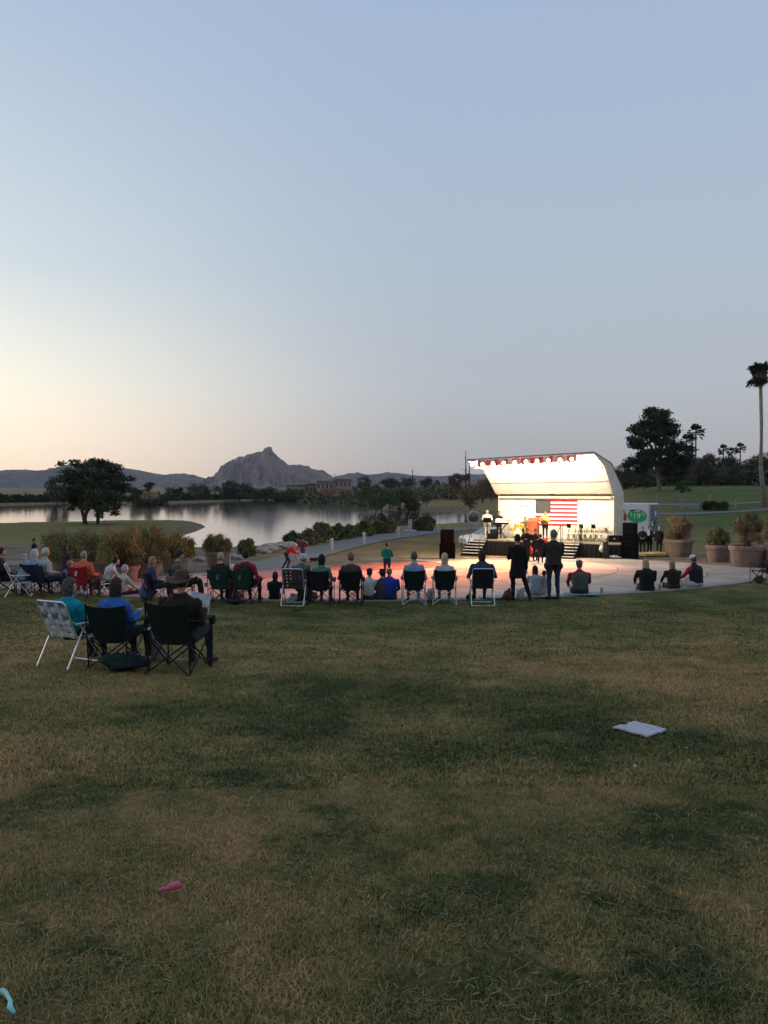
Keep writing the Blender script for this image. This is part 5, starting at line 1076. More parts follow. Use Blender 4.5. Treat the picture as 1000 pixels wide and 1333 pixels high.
# ------------------------------------------------------------------ chairs
def camp_chair(p, head, label, fab=(.006,.016,.013), frame=(.02,.02,.022), group='folding camp chairs facing the stage', scale=1.0, holder=True, logo=None):
    fm_ = cm(fab, 'canvas'); fr = mat('frame_%02d' % int(99*frame[0]), frame, .4, metal=.6, var=.05)
    t_ = thing('camp_chair', p, -R(head), label, 'camp chair', group, scale)
    def panel(name, rows_, th=.012):      # rows of (points) as a thin slab
        n = len(rows_[0]); vs = [tuple(q) for r in rows_ for q in r]; m = len(rows_)
        nrm = (V(rows_[0][-1])-V(rows_[0][0])).cross(V(rows_[-1][0])-V(rows_[0][0])).normalized()*th
        vs += [tuple(V(q)+nrm) for q in vs]; o = n*m; fs = []
        for i in range(m-1):
            for j in range(n-1): a = i*n+j; fs += [(a,a+1,a+n+1,a+n),(o+a+n,o+a+n+1,o+a+1,o+a)]
        for j in range(n-1): fs += [(j+1,j,o+j,o+j+1),((m-1)*n+j,(m-1)*n+j+1,o+(m-1)*n+j+1,o+(m-1)*n+j)]
        for i in range(m-1): fs += [(i*n,(i+1)*n,o+(i+1)*n,o+i*n),((i+1)*n+n-1,i*n+n-1,o+i*n+n-1,o+(i+1)*n+n-1)]
        return MB().add(vs, fs).build(name, fm_, t_, 'auto')
    us = np.linspace(-1, 1, 9)
    panel('backrest', [[(u*hw, y-.045*(1-u*u), z-sag*(1-u*u)) for u in us] for (hw, y, z, sag) in ((.17,-.17,.36,.0),(.225,-.20,.46,0),(.255,-.24,.60,0),(.265,-.28,.74,0),(.27,-.32,.88,.025))])
    panel('seat', [[(u*.24, y, z-.05*(1-u*u)) for u in us] for (y, z) in ((-.18,.40),(.0,.405),(.14,.42),(.24,.43))])
    L = lambda a, b, nm='leg': MB().tube(a, b, .0105, n=7).build(nm, fr, t_)
    for s in (-1, 1):
        L((s*.30,-.30,0), (s*-.24,-.20,.40)); L((s*.30,.27,0), (s*-.24,.25,.43)); L((s*.30,-.29,.02), (s*.27,.26,.42), 'side_brace'); L((s*.30,.27,.02), (s*.27,-.21,.40), 'side_brace')
        L((s*.275,-.24,.03), (s*.275,-.325,.90), 'back_post'); L((s*.30,.27,.01), (s*.30,.27,.63), 'arm_post')
        arm = MB(); arm.rings([[(s*.295-.045,y,z),(s*.295+.045,y,z),(s*.295+.045,y,z+.014),(s*.295-.045,y,z+.014)] for y, z in ((-.29,.66),(-.1,.635),(.12,.625),(.30,.64))]); arm.build('armrest', fm_, t_)
        for q in ((s*.30,-.30,.012),(s*.30,.27,.012)): MB().ell(q, (.022,.022,.014), 8, 4).build('foot', fr, t_)
    if holder: MB().lathe([(.038,-.09),(.044,0),(.040,0),(.034,-.085)], 12, c=(.30,.30,.63)).build('cup_holder', fm_, t_)
    if logo: MB().add([(-.05,-.352,.62),(.02,-.355,.62),(.05,-.368,.76),(-.02,-.365,.76)], [(0,1,2,3)]).build('printed_patch', cm(logo, 'canvas'), t_)
    return t_
def lawn_chair(p, head, label, web=(.55,.60,.60), web2=(.12,.22,.28), group='aluminium lawn chairs', scale=1.0, solid=False, straps=True):
    fr = mat('lawn_alu', (.70,.70,.68), .35, metal=.75, var=.05); wm_ = cm(web, 'webbing'); w2 = cm(web2, 'webbing')
    t_ = thing('lawn_chair', p, -R(head), label, 'lawn chair', group, scale)
    by = lambda z: -.20-(z-.40)*.42
    MB().path([(-.26,by(.38),.38),(-.26,by(.9),.90),(-.23,by(.93),.93),(.23,by(.93),.93),(.26,by(.9),.90),(.26,by(.38),.38)], .0125, 8).build('back_frame', fr, t_)
    MB().path([(-.26,by(.38),.38),(-.26,.24,.42),(-.23,.27,.42),(.23,.27,.42),(.26,.24,.42),(.26,by(.38),.38)], .0125, 8).build('seat_frame', fr, t_)
    MB().path([(-.285,-.08,.60),(-.285,-.40,.02),(-.26,-.42,.013),(.26,-.42,.013),(.285,-.40,.02),(.285,-.08,.60)], .0125, 8).build('rear_leg_loop', fr, t_)
    MB().path([(-.285,-.18,.60),(-.285,.24,.02),(-.26,.26,.013),(.26,.26,.013),(.285,.24,.02),(.285,-.18,.60)], .0125, 8).build('front_leg_loop', fr, t_)
    for s in (-1, 1): MB().bbox((s*.285,.0,.615),(.045,.50,.022),.008).build('armrest', cm((.62,.62,.6), 'plastic'), t_); MB().tube((s*.285,-.22,.61),(s*.262,by(.66),.66),.01,n=6).build('arm_bracket', fr, t_)
    if solid:
        MB().add([(-.26,by(.42)-.01,.42),(.26,by(.42)-.01,.42),(.26,by(.92)-.01,.92),(-.26,by(.92)-.01,.92),(-.26,by(.42)+.01,.42),(.26,by(.42)+.01,.42),(.26,by(.92)+.01,.92),(-.26,by(.92)+.01,.92)], [(0,1,2,3),(7,6,5,4),(0,4,5,1),(1,5,6,2),(2,6,7,3),(3,7,4,0)]).build('backrest', wm_, t_)
        MB().bbox((0,.02,.42),(.5,.46,.02),.008).build('seat', wm_, t_)
        return t_
    for i in range(5):
        x = -.20+.10*i; vs = []
        for j in range(13):
            z = .41+.515*j/12; e = (.008 if (i+j//2) % 2 else -.008); vs += [(x-.036, by(z)+e, z), (x+.036, by(z)+e, z)]
        MB().add(vs, [(2*j,2*j+1,2*j+3,2*j+2) for j in range(12)]).build('webbing_strap', wm_, t_)
        MB().box((x,.02,.42),(.072,.46,.004)).build('webbing_strap', wm_, t_)
    for j in range(6):
        z = .455+.088*j; vs = []
        for i in range(11):
            x = -.26+.052*i; e = (-.006 if (i//2+j) % 2 else .006); vs += [(x, by(z-.034)+e, z-.034), (x, by(z+.034)+e, z+.034)]
        MB().add(vs, [(2*i,2*i+2,2*i+3,2*i+1) for i in range(10)]).build('webbing_strap', w2 if j in (3,5) else wm_, t_)
    for j in range(5): MB().box((0,-.17+.09*j,.426),(.52,.066,.004)).build('webbing_strap', wm_, t_)
    return t_
def at(px, D, z=None):
    p = GX(px, D)
    if z is not None: p.z = z
    return p
def off(p, head, dx, dy, dz=0):      # a point beside p in the chair's own frame
    a = R(head); return V((p.x+dx*math.cos(a)+dy*math.sin(a), p.y-dx*math.sin(a)+dy*math.cos(a), p.z+dz))
WT = -2.85      # top of the seat wall
def onr(px, r):       # distance at which a pixel column meets the circle of radius r round the plaza centre
    q = (px-CX)/F; A_ = 1+q*q; B_ = -2*(q*PC[0]+PC[1]); C_ = PC[0]**2+PC[1]**2-r*r
    return (-B_-math.sqrt(B_*B_-4*A_*C_))/(2*A_)
def CH(px, o=.42): return onr(px, 20.02+o)
def CU(px): return onr(px, 19.86)
# --- the three in the foreground
p = at(96, 11.5); h = 26
lawn_chair(p, h, 'white and blue webbed aluminium lawn chair under the woman in turquoise', scale=1.04)
person(off(p, h, 0, .0), h, 'chair', 'person in a turquoise jacket with short grey brown hair on the webbed lawn chair', H=1.66, top=(.0,.24,.30), bottom=(.015,.016,.02), hair=(.09,.07,.06), style='bob', arms='read', arms2='lap', width=1.18, vox=.017, turn=25, shoes=(.02,.02,.02))
p = at(150, 11.3); h = 8
camp_chair(p, h, 'dark green camp chair between the webbed chair and the man in the cowboy hat', scale=1.04)
person(off(p, h, .06, .02), h+14, 'chair', 'person with long brown hair in a blue shirt reading in the middle foreground chair', H=1.68, top=(.03,.12,.38), bottom=(.02,.022,.03), hair=(.055,.026,.016), style='long', arms='read', arms2='lap', width=1.12, vox=.017, turn=8, shoes=(.45,.45,.43))
p = at(232, 11.0); h = 14
camp_chair(p, h, 'dark green camp chair under the person in the wide cowboy hat', scale=1.12)
person(off(p, h, .07, .04), h, 'chair', 'person in a brown cowboy hat and dark jacket holding up a white sheet', H=1.80, top=(.022,.014,.013), bottom=(.03,.035,.05), hair=(.05,.03,.02), style='short', arms='read', arms2='rest', width=1.25, vox=.017, hat='cowboy', hatcol=(.085,.052,.034), turn=-6, shoes=(.03,.028,.026))
pp = MB(); q0 = PD(257, 787, 11.35)
pp.add([(-.15,0,-.12),(.15,.02,-.17),(.18,.05,.12),(-.08,.03,.19),(-.15,.004,-.12),(.15,.024,-.17),(.18,.054,.12),(-.08,.034,.19)], [(0,1,2,3),(7,6,5,4),(0,4,5,1),(1,5,6,2),(2,6,7,3),(3,7,4,0)])
o = pp.build('paper_sheet', cm((.72,.72,.78), 'paper'), loc=q0); tag(o, 'white paper sheet in the hand of the cowboy hat wearer', 'paper')
o = MB().rings([[(-.12,-.09,0),(.12,-.09,0),(.12,-.09,.012),(-.12,-.09,.012)],[(-.12,.09,.03),(.12,.09,.03),(.12,.09,.042),(-.12,.09,.042)]]).build('booklet', cm((.55,.55,.55), 'paper'), loc=PD(186, 819, 11.6)); tag(o, 'open pale booklet on the lap of the person in blue', 'booklet')
b_ = at(161, 10.95); bundle('duffel_bag', b_, (.31,.21,.12), cm((.008,.022,.020), 'canvas'), 'dark green duffel bag slumped on the grass under the middle foreground chair', 'bag', 12, 22)
b_ = at(197, 11.75); o = MB(); rings = []
for z, q, x in ((.0,1.0,.07),(.12,.85,.05),(.30,.62,.0),(.50,.5,-.05),(.60,.3,-.07)): rings.append([(x+.17*q*math.cos(a)*(1+.12*math.sin(5*a)), .12*q*math.sin(a)*(1+.15*math.sin(4*a)), z) for a in np.linspace(0, 6.2832, 25)[:-1]])
o.rings(rings); o = o.build('draped_blanket', cm((.20,.18,.15)), loc=b_, smooth=True); tag(o, 'grey tan blanket hanging from the knees beside the duffel bag', 'blanket')

# --- left part of the crowd
NAVY = (.02,.03,.06); GRN = (.014,.034,.028)
def pair(px, D, h, chair_lab, person_lab, fab=GRN, fr=(.02,.02,.022), cs=1.0, dx=0, pose='chair', logo=None, **kw):
    p = at(px, D); camp_chair(p, h, chair_lab, fab, fr, scale=cs, logo=logo); person(off(p, h, dx, .02), h, pose, person_lab, **kw); return p
p = at(5, CH(5,.9)); camp_chair(p, 60, 'black camp chair cut off by the left edge of the picture', (.012,.012,.014)); person(off(p, 60, 0, .02), 60, 'chair', 'person in dark clothes cut off by the left edge', top=(.02,.02,.022), hair=(.03,.02,.02))
p = at(27, CH(27,.9)); lawn_chair(p, 70, 'grey folding chair with pale legs left of the white haired pair', web=(.12,.13,.14), solid=True, scale=.95)
bundle('tote_bag', at(27, CH(27,.9))+V((0,0,.38)), (.16,.12,.16), cm((.25,.33,.38)), 'pale blue tote bag hung on the grey folding chair', 'bag', 4)
pair(46, CH(46,.5), 6, 'navy camp chair under the white haired person in pale blue', 'person with white curly hair in a pale blue top, leftmost white head', fab=NAVY, top=(.28,.35,.42), hair=(.62,.61,.58), style='curly', H=1.66, width=1.1)
pair(62, CH(62,.5), 40, 'navy camp chair under the white haired person in light grey', 'person with white hair in a light grey sweater turned to the right', fab=NAVY, top=(.36,.36,.34), bottom=(.05,.055,.07), hair=(.60,.58,.54), style='short', H=1.74, width=1.12, turn=20, cs=.98)
person(at(84, 27.5, float(plaza_z(27.5))), 30, 'stand', 'standing person in dark maroon behind the white haired pair', H=1.62, top=(.055,.028,.034), bottom=(.07,.03,.035), hair=(.05,.035,.03), style='bob', arms='cross', coat=.25)
person(at(44, 38), 80, 'stand', 'child in black standing alone behind the left crowd', H=1.45, top=(.012,.012,.014), bottom=(.03,.03,.04), hair=(.02,.015,.012), style='short', arms='pocket')
person(at(93, 25.0, float(plaza_z(25))+.0), 20, 'chair', 'person in a purple top and straw visor behind the orange jacket', H=1.66, top=(.14,.13,.34), bottom=(.1,.1,.12), hair=(.25,.17,.10), hat='visor', hatcol=(.50,.40,.22), style='short')
camp_chair(at(93, 25.0, float(plaza_z(25))), 20, 'dark camp chair hidden behind the orange jacket', NAVY)
lawn_chair(at(133, 24.4, float(plaza_z(24.4))), 40, 'black backed chair right of the red camp chair', web=(.02,.02,.02), solid=True, scale=.95)
pair(108, CH(108), 12, 'bright red camp chair with a small white patch', 'person in an orange jacket with short grey hair in the red camp chair', fab=(.42,.015,.03), top=(.62,.13,.05), bottom=(.04,.04,.05), hair=(.33,.31,.29), style='short', H=1.66, width=1.18, logo=(.6,.6,.6), dx=.06, cs=.98)
p = at(140, 25.2, float(plaza_z(25.2))); person(p, 60, 'chairfwd', 'person in a white patterned shirt leaning forward with dark hair', H=1.8, top=(.48,.47,.43), bottom=(.02,.02,.02), hair=(.02,.015,.012), style='short', width=1.15, arms='knees', sleeve='short')
camp_chair(off(p, 60, 0, -.02), 60, 'dark chair under the person in the white patterned shirt', (.02,.02,.02))
person(at(157, CU(157), WT-.06), 35, 'curb', 'white haired person in a cream shirt seated on the wall beside the patterned shirt', H=1.68, top=(.48,.45,.38), bottom=(.02,.02,.022), hair=(.55,.53,.50), style='short', arms='knees')
p = at(201, CH(201)); camp_chair(p, 55, 'low dark camp chair under the blonde person in navy', (.02,.025,.03), cs:=(.02,.02,.022)) if False else camp_chair(p, 55, 'low dark camp chair under the blonde person in navy', (.02,.025,.03), scale=.85)
person(off(p, 55, 0, .02, -.06), 55, 'chair', 'blonde person in navy sitting low behind the cowboy hat', H=1.6, top=(.03,.045,.10), bottom=(.05,.06,.09), hair=(.34,.24,.13), style='bob', turn=25)
bundle('blue_bag', at(190, CH(190)), (.22,.16,.17), cm((.07,.09,.16), 'canvas'), 'dusty blue bag on the grass left of the blonde person in navy', 'bag', 9)
pair(237, CH(237,.5), 70, 'black camp chair turned to the right beside the cowboy hat', 'person in a grey jacket and dark cap lounging with legs stretched right', fab=(.015,.015,.017), top=(.09,.085,.08), bottom=(.03,.03,.035), hair=(.03,.025,.02), hat='cap', hatcol=(.03,.03,.035), H=1.78, width=1.1, arms='lap')
o = MB().lathe([(.033,0),(.034,.01),(.034,.11),(.028,.12)], 14).build('drink_can', alu, loc=PD(268, 764, CH(268))); tag(o, 'drink can on the arm of the black chair turned to the right', 'can')
# --- middle rows
pair(288, CH(288), 4, 'green camp chair with a pale streak on its back, left of the two green ones', 'blond person in black in the green camp chair nearest the planter', fab=(.015,.045,.035), top=(.02,.02,.022), hair=(.42,.33,.20), style='short', H=1.72, logo=(.12,.15,.13))
person(at(301, CU(301), WT), 10, 'curb', 'white haired person in a black vest between the two green camp chairs', arms='knees', H=1.72, top=(.02,.02,.02), hair=(.66,.63,.58), style='short', trim=(.6,.6,.6), vest=(.02,.02,.02), sleeve=(.25,.24,.24))
pair(319, CH(319), 14, 'green camp chair under the person in the maroon jacket', 'person in a maroon jacket with red trim and black hair', fab=(.015,.045,.035), top=(.22,.015,.035), bottom=(.015,.015,.02), hair=(.015,.012,.01), style='short', H=1.8, width=1.15, dx=.05, logo=(.12,.15,.13), accent=(.035,.02,.025))
person(at(357, CU(357), WT), 5, 'curb', 'small person in a black hood sitting on the wall right of the maroon jacket', H=1.35, top=(.010,.010,.011), bottom=(.02,.02,.02), hair=(.03,.018,.012), style='curly', hat=None, arms='knees', width=1.1)
p = at(384, CH(384,.5)); lawn_chair(p, 4, 'white framed lawn chair with a dark woven back', web=(.05,.055,.06), web2=(.10,.11,.12), scale=1.0)
person(off(p, 4, .05, .05), 20, 'chairfwd', 'person in a white sun hat and grey shirt on the dark woven lawn chair', H=1.70, top=(.085,.085,.095), bottom=(.05,.05,.06), hair=(.3,.28,.26), hat='brim', hatcol=(.50,.47,.42), arms='knees', lean=.1)
person(at(399, CU(399), WT), 10, 'curb', 'person in dark grey seated half hidden right of the sun hat', H=1.68, top=(.05,.052,.06), bottom=(.03,.03,.04), hair=(.03,.02,.015), style='bob')
pair(417, CH(417), 8, 'black camp chair under the dark haired person in green', 'dark haired person in a green top in a black camp chair', fab=(.014,.016,.018), top=(.05,.20,.13), bottom=(.04,.05,.07), hair=(.012,.010,.010), style='curly', H=1.66, dx=.05)
pair(457, CH(457), 2, 'black camp chair under the brown haired person in dark brown', 'brown haired person in a dark brown jacket in a black camp chair', fab=(.014,.016,.018), top=(.06,.045,.042), bottom=(.07,.05,.045), hair=(.20,.11,.06), style='short', H=1.74, dx=.0, frame=None) if False else pair(457, CH(457), 2, 'black camp chair under the brown haired person in dark brown', 'brown haired person in a dark brown jacket in a black camp chair', fab=(.014,.016,.018), top=(.06,.045,.042), bottom=(.07,.05,.045), hair=(.20,.11,.06), style='short', H=1.74)
person(at(480, CU(480), WT), 10, 'curb', 'person in a white shirt with a dark cap leaning low on the wall', H=1.55, top=(.50,.48,.46), bottom=(.05,.05,.06), hair=(.03,.02,.015), hat='cap', hatcol=(.03,.03,.03), arms='knees')
person(at(497, CU(497), WT), 8, 'curb', 'person in a dark hat and dark jacket left of the royal blue jacket', H=1.50, top=(.05,.05,.065), bottom=(.05,.05,.06), hair=(.03,.02,.015), hat='brim', hatcol=(.015,.015,.017), arms='knees')
person(at(507, CU(507), WT), 0, 'curb', 'person in a royal blue jacket sitting on the wall', H=1.60, top=(.02,.045,.28), bottom=(.03,.03,.06), hair=(.25,.18,.13), style='receding', arms='knees', width=1.2)
pair(539, CH(539), 0, 'black camp chair with silver legs under the person in pale blue', 'person in a pale blue shirt with short grey hair in a silver legged chair', fab=(.010,.011,.014), fr=(.55,.55,.56), top=(.20,.28,.42), bottom=(.08,.085,.10), hair=(.10,.085,.07), style='short', H=1.76)
pair(579, CH(579), 3, 'black camp chair with silver legs under the long haired blonde', 'person with long blonde hair in a silver legged black chair', fab=(.010,.011,.014), fr=(.55,.55,.56), top=(.42,.42,.43), bottom=(.05,.05,.06), hair=(.58,.42,.24), style='shoulder', H=1.70)
p = at(627, CH(627,.75)); lawn_chair(p, 0, 'white tubed lawn chair with a dark solid back', web=(.015,.020,.028), solid=True, scale=1.0)
person(off(p, 0, 0, -.02, .05), 0, 'chair', 'person with curly dark auburn hair in navy on the white tubed chair', H=1.74, top=(.025,.05,.11), bottom=(.02,.02,.025), hair=(.06,.015,.012), style='curly', width=1.25)
o = bundle('handbag', at(662, CH(662,.2)), (.15,.10,.13), cm((.10,.05,.035), 'leather'), 'brown handbag on the grass by the standing woman', 'handbag', 3); 
bundle('white_bag', at(677, CH(677,.2)), (.10,.08,.13), cm((.42,.44,.46)), 'white plastic bag behind the standing woman in black', 'bag', 8)
person(at(674, CH(674,.3)), 4, 'present', 'standing person in a long black coat with hair pinned up', H=1.72, top=(.008,.008,.009), bottom=(.010,.010,.011), hair=(.035,.018,.012), style='bun', arms='down', arms2='cross', coat=.30, width=.98, vox=.02)
def blanket(px, D, w, d, col, lab, z=None):
    m_ = MB(); n = 12; p = at(px, D, z); vs = []
    for j in range(n+1):
        for i in range(n+1): x = (i/n-.5)*w*(1+.04*math.sin(j)); y = (j/n-.5)*d*(1+.05*math.sin(i*1.3)); zz_ = (gz(p.x+x, p.y+y) if z is None else z)-p.z+.025+.015*math.sin(i*1.7+j)*math.sin(j*1.1); vs.append((x, y, zz_))
    vs += [(a, b, c-.015) for a, b, c in vs]; N_ = (n+1)**2; g = lambda i, j: j*(n+1)+i; fs = []
    for j in range(n):
        for i in range(n): fs += [(g(i,j),g(i+1,j),g(i+1,j+1),g(i,j+1)),(N_+g(i,j+1),N_+g(i+1,j+1),N_+g(i+1,j),N_+g(i,j))]
    for i in range(n): fs += [(g(i+1,0),g(i,0),N_+g(i,0),N_+g(i+1,0)),(g(i,n),g(i+1,n),N_+g(i+1,n),N_+g(i,n)),(g(0,i),g(0,i+1),N_+g(0,i+1),N_+g(0,i)),(g(n,i+1),g(n,i),N_+g(n,i),N_+g(n,i+1))]
    o = m_.add(vs, fs).build('blanket', cm(col), loc=p, smooth=True); return tag(o, lab, 'blanket')
blanket(703, CU(703), .95, .5, (.40,.42,.44), 'pale blanket under the girl in light grey', z=WT)
blanket(640, CU(640), .6, .4, (.22,.42,.46), 'light turquoise blanket on the wall right of the white tubed chair', z=WT)
blanket(757, CU(757), .85, .5, (.22,.38,.44), 'light blue blanket under the person in the red and grey jacket', z=WT)
person(at(698, CU(698), WT+.03), 0, 'ground', 'child in a light grey sweatshirt with dark hair sitting on the pale blanket', H=1.50, top=(.36,.39,.44), bottom=(.30,.31,.33), hair=(.04,.02,.015), style='shoulder', arms='knees', width=1.1, vox=.02)
person(at(709, 21.6, float(plaza_z(21.6))), 0, 'stand', 'small child in pale pink standing between the seated girl and the tall man', H=1.17, top=(.48,.40,.38), bottom=(.42,.36,.34), hair=(.05,.03,.02), style='short', arms='cross', coat=.2, width=1.1)
person(at(721, CH(721,.25)), -6, 'stand', 'tall person in a dark grey jacket and blue jeans standing with hands in front', H=1.82, top=(.035,.032,.028), bottom=(.022,.035,.075), hair=(.17,.15,.13), style='short', arms='cross', width=1.15, vox=.02, turn=-25, coat=.02)
person(at(756, CU(756), WT+.02), 3, 'curb', 'person in a red and grey jacket and grey cap sitting on the blue blanket', H=1.74, top=(.28,.015,.03), bottom=(.03,.03,.035), hair=(.12,.10,.09), hat='cap', hatcol=(.10,.10,.105), width=1.3, arms='knees', accent=(.075,.085,.075))
# --- right of the crowd
person(at(843, CU(843), WT), 4, 'curb', 'blonde person in black, leftmost of the three seated right of centre', H=1.72, top=(.010,.010,.011), bottom=(.02,.02,.02), hair=(.45,.32,.18), style='shoulder', width=1.25, arms='knees')
person(at(878, CU(878), WT), -4, 'curb', 'person in dark brown with light brown hair, middle of the three seated right of centre', H=1.55, top=(.022,.012,.012), bottom=(.05,.03,.03), hair=(.36,.22,.12), style='bob', width=1.2, arms='knees')
person(at(908, CU(908), WT), -30, 'curb', 'person in a white cap and black vest with red sleeves', H=1.78, top=(.012,.012,.013), bottom=(.45,.42,.42), hair=(.10,.08,.06), hat='cap', hatcol=(.68,.68,.66), vest=(.012,.012,.013), sleeve=(.42,.015,.04), width=1.22, arms='knees')
for px, D, lab in ((784, CU(784), 'drink can on the wall right of the red and grey jacket'), (829, CU(829), 'clear cup on the wall left of the blonde in black'), (860, CU(860), 'pale cup on the wall between the two women in dark tops')):
    o = MB().lathe([(.034,0),(.036,.01),(.036,.15),(.03,.17),(.012,.18)], 14).build('drink_can', alu, loc=at(px, D, WT)); tag(o, lab, 'can')
p = at(996, CH(996,.5)); camp_chair(p, -30, 'dark camp chair cut by the right edge of the picture', (.05,.03,.025), scale=1.0); bundle('brown_bag', at(990, CH(990,.3)), (.16,.12,.10), cm((.09,.06,.05)), 'brown bag on the lawn at the right edge chair', 'bag', 14)
bundle('white_bag', at(381, CH(381,.15)), (.13,.09,.10), cm((.42,.42,.40)), 'crumpled white bag on the grass behind the dark woven lawn chair', 'bag', 21)
bundle('white_bag', at(560, CH(560,.0)), (.12,.09,.15), cm((.45,.45,.46)), 'white bag on the grass between the two silver legged chairs', 'bag', 23)
bundle('black_bag', at(612, CH(612,.4)), (.09,.08,.11), cm((.01,.01,.012)), 'small black bag at the left foot of the white tubed chair', 'bag', 24)
bundle('dark_bag', at(306, CH(306,.7)), (.20,.13,.08), cm((.02,.03,.028)), 'flat dark green bag on the grass behind the two green camp chairs', 'bag', 25)
# --- out on the plaza and the path
person(at(504, 32.5, float(plaza_z(32.5))), 8, 'stand', 'child in a teal green hoodie standing alone on the plaza', H=1.44, top=(.0,.17,.12), bottom=(.02,.03,.07), hair=(.06,.03,.02), style='short', arms='lap', width=1.1)
person(at(375, 37.5, float(plaza_z(37.5))), 60, 'bend', 'grey haired person in a bright red jacket bending to push a white frame', H=1.45, top=(.55,.02,.03), bottom=(.02,.02,.025), hair=(.5,.45,.4), style='short', arms='push')
person(at(394, 41, float(plaza_z(41))), 25, 'walk', 'person in a maroon shirt and grey shorts walking the dog', H=1.40, top=(.26,.02,.045), bottom=(.10,.10,.11), hair=(.03,.02,.015), style='short', arms='push', skin=SKINB)
p = at(385, 37.9, float(plaza_z(37.9))); t_ = thing('walker_frame', p, -R(60), 'white folded walker frame pushed by the person in bright red', 'walker')
for s in (-1,1):
    MB().path([(.22*s,-.2,.02),(.22*s,-.1,.8),(.22*s,.05,.82),(.22*s,.25,.02)], .018, 6).build('side_frame', wp, t_); MB().lathe([(.02,-.015),(.06,-.015),(.06,.015),(.02,.015)],10,(.22*s,.25,.05)).build('wheel', tyre, t_)
MB().tube((-.22,.0,.5),(.22,.0,.5),.015).build('crossbar', wp, t_); MB().tube((-.22,-.15,.3),(.22,.2,.6),.015).build('brace', wp, t_)
# dog
def dog(p, head, lab):
    m_ = MB(); Bx = V((0,0,.36))
    m_.rings([ring(V((0,y,z)), V((1,0,0)), V((0,0,1)), hw, hh, 12) for y, z, hw, hh in ((-.30,.40,.05,.06),(-.24,.39,.085,.10),(-.08,.37,.08,.095),(.10,.36,.10,.125),(.22,.38,.09,.11),(.30,.42,.06,.07))])
    m_.path([(0,.24,.42),(0,.34,.52),(0,.40,.56)], [.075,.055,.05], 10); m_.ell((0,.42,.57),(.055,.07,.055),12,8); m_.path([(0,.44,.56),(0,.56,.53)], [.036,.022], 8)
    for s in (-1,1):
        m_.path([(.06*s,.20,.34),(.06*s,.19,.18),(.06*s,.20,.02)], [.045,.026,.022], 8); m_.path([(.06*s,-.22,.38),(.065*s,-.15,.24),(.06*s,-.28,.14),(.06*s,-.25,.02)], [.065,.045,.024,.02], 8)
        m_.ell((.06*s,.23,.02),(.025,.04,.02),8,4); m_.ell((.06*s,-.22,.02),(.025,.04,.02),8,4); m_.rings([[(.03*s,.40,.61),(.055*s,.40,.60),(.045*s,.43,.60)],[(.045*s,.41,.68),(.05*s,.41,.68),(.048*s,.415,.68)]])
    m_.path([(0,-.30,.44),(0,-.40,.52),(0,-.46,.62)], [.025,.018,.01], 6)
    me = bpy.data.meshes.new('b'); me.from_pydata(m_.v, [], m_.f); ob = bpy.data.objects.new('b', me); C.collection.objects.link(ob); q = ob.modifiers.new('r','REMESH'); q.mode = 'VOXEL'; q.voxel_size = .014; q.use_smooth_shade = True; q = ob.modifiers.new('s','SMOOTH'); q.iterations = 2
    b2_ = bpy.data.meshes.new_from_object(ob.evaluated_get(bpy.context.evaluated_depsgraph_get())); bpy.data.objects.remove(ob); b2_.materials.clear(); b2_.materials.append(cm((.025,.02,.018), 'fur')); b2_.materials.append(cm((.32,.20,.12), 'fur'))
    for f in b2_.polygons:
        c = f.center; f.material_index = 1 if (c.z < .24 or c.y > .46 or (c.z < .33 and c.y > .1)) else 0
    t_ = thing('dog', p, -R(head), lab, 'dog', scale=.8); o = bpy.data.objects.new('body', b2_); C.collection.objects.link(o); o.parent = t_; MB().lathe([(.058,-.012),(.062,0),(.058,.012)],14,(0,.33,.50)).build('dog_collar', red, t_)
dog(at(409, 40.0, float(plaza_z(40))), 82, 'black and tan dog walking right beside the maroon shirted walker')
# --- on and around the stage
CREAM = (.72,.66,.52)
def sp(px, t, head, pose, lab, **kw): return person(on_deck(px, t), head, pose, lab, vox=.028, **kw)
sp(634.5, 1.6, 195, 'stand', 'singer all in white on the left of the deck', H=1.76, top=CREAM, bottom=(.66,.60,.48), hair=(.30,.24,.18), style='receding', arms='play', width=1.25, skin=(.5,.3,.2), shoes=(.6,.55,.5))
sp(650, 1.25, 195, 'stand', 'keyboard player in black beside the singer', H=1.66, top=(.015,.015,.016), bottom=(.02,.02,.02), hair=(.10,.06,.04), style='short', arms='play')
sp(684, .55, 190, 'chair', 'drummer in a dark olive shirt behind the golden kit', H=1.76, top=(.08,.075,.05), bottom=(.02,.02,.02), hair=(.12,.08,.05), style='short', arms='up')
sp(710, 1.2, 200, 'stand', 'guitarist in a yellow shirt in front of the flag', H=1.68, top=(.62,.46,.13), bottom=(.02,.02,.02), hair=(.35,.22,.12), style='short', arms='play', width=1.1)
t_ = thing('guitar', on_deck(709, 1.46)+V((0,0,1.02)), R(155), 'dark guitar held by the yellow shirted player', 'guitar')
m_ = MB(); m_.prism([(.20*math.cos(a)*(1-.18*math.cos(2*a+3.14))*1.1, .14*math.sin(a)*(1+.12*math.cos(a))) for a in np.linspace(0,6.2832,29)[:-1]], -.03, .03); m_.X = Matrix.Identity(4); o = m_.build('guitar_body', cm((.10,.03,.02),'lacquer'), t_); o.rotation_euler = (math.pi/2, -.35, 0)
MB().box((.42,0,.15),(.55,.03,.05)).build('neck', cm((.12,.07,.04),'lacquer'), t_).rotation_euler = (0,-.35,0)
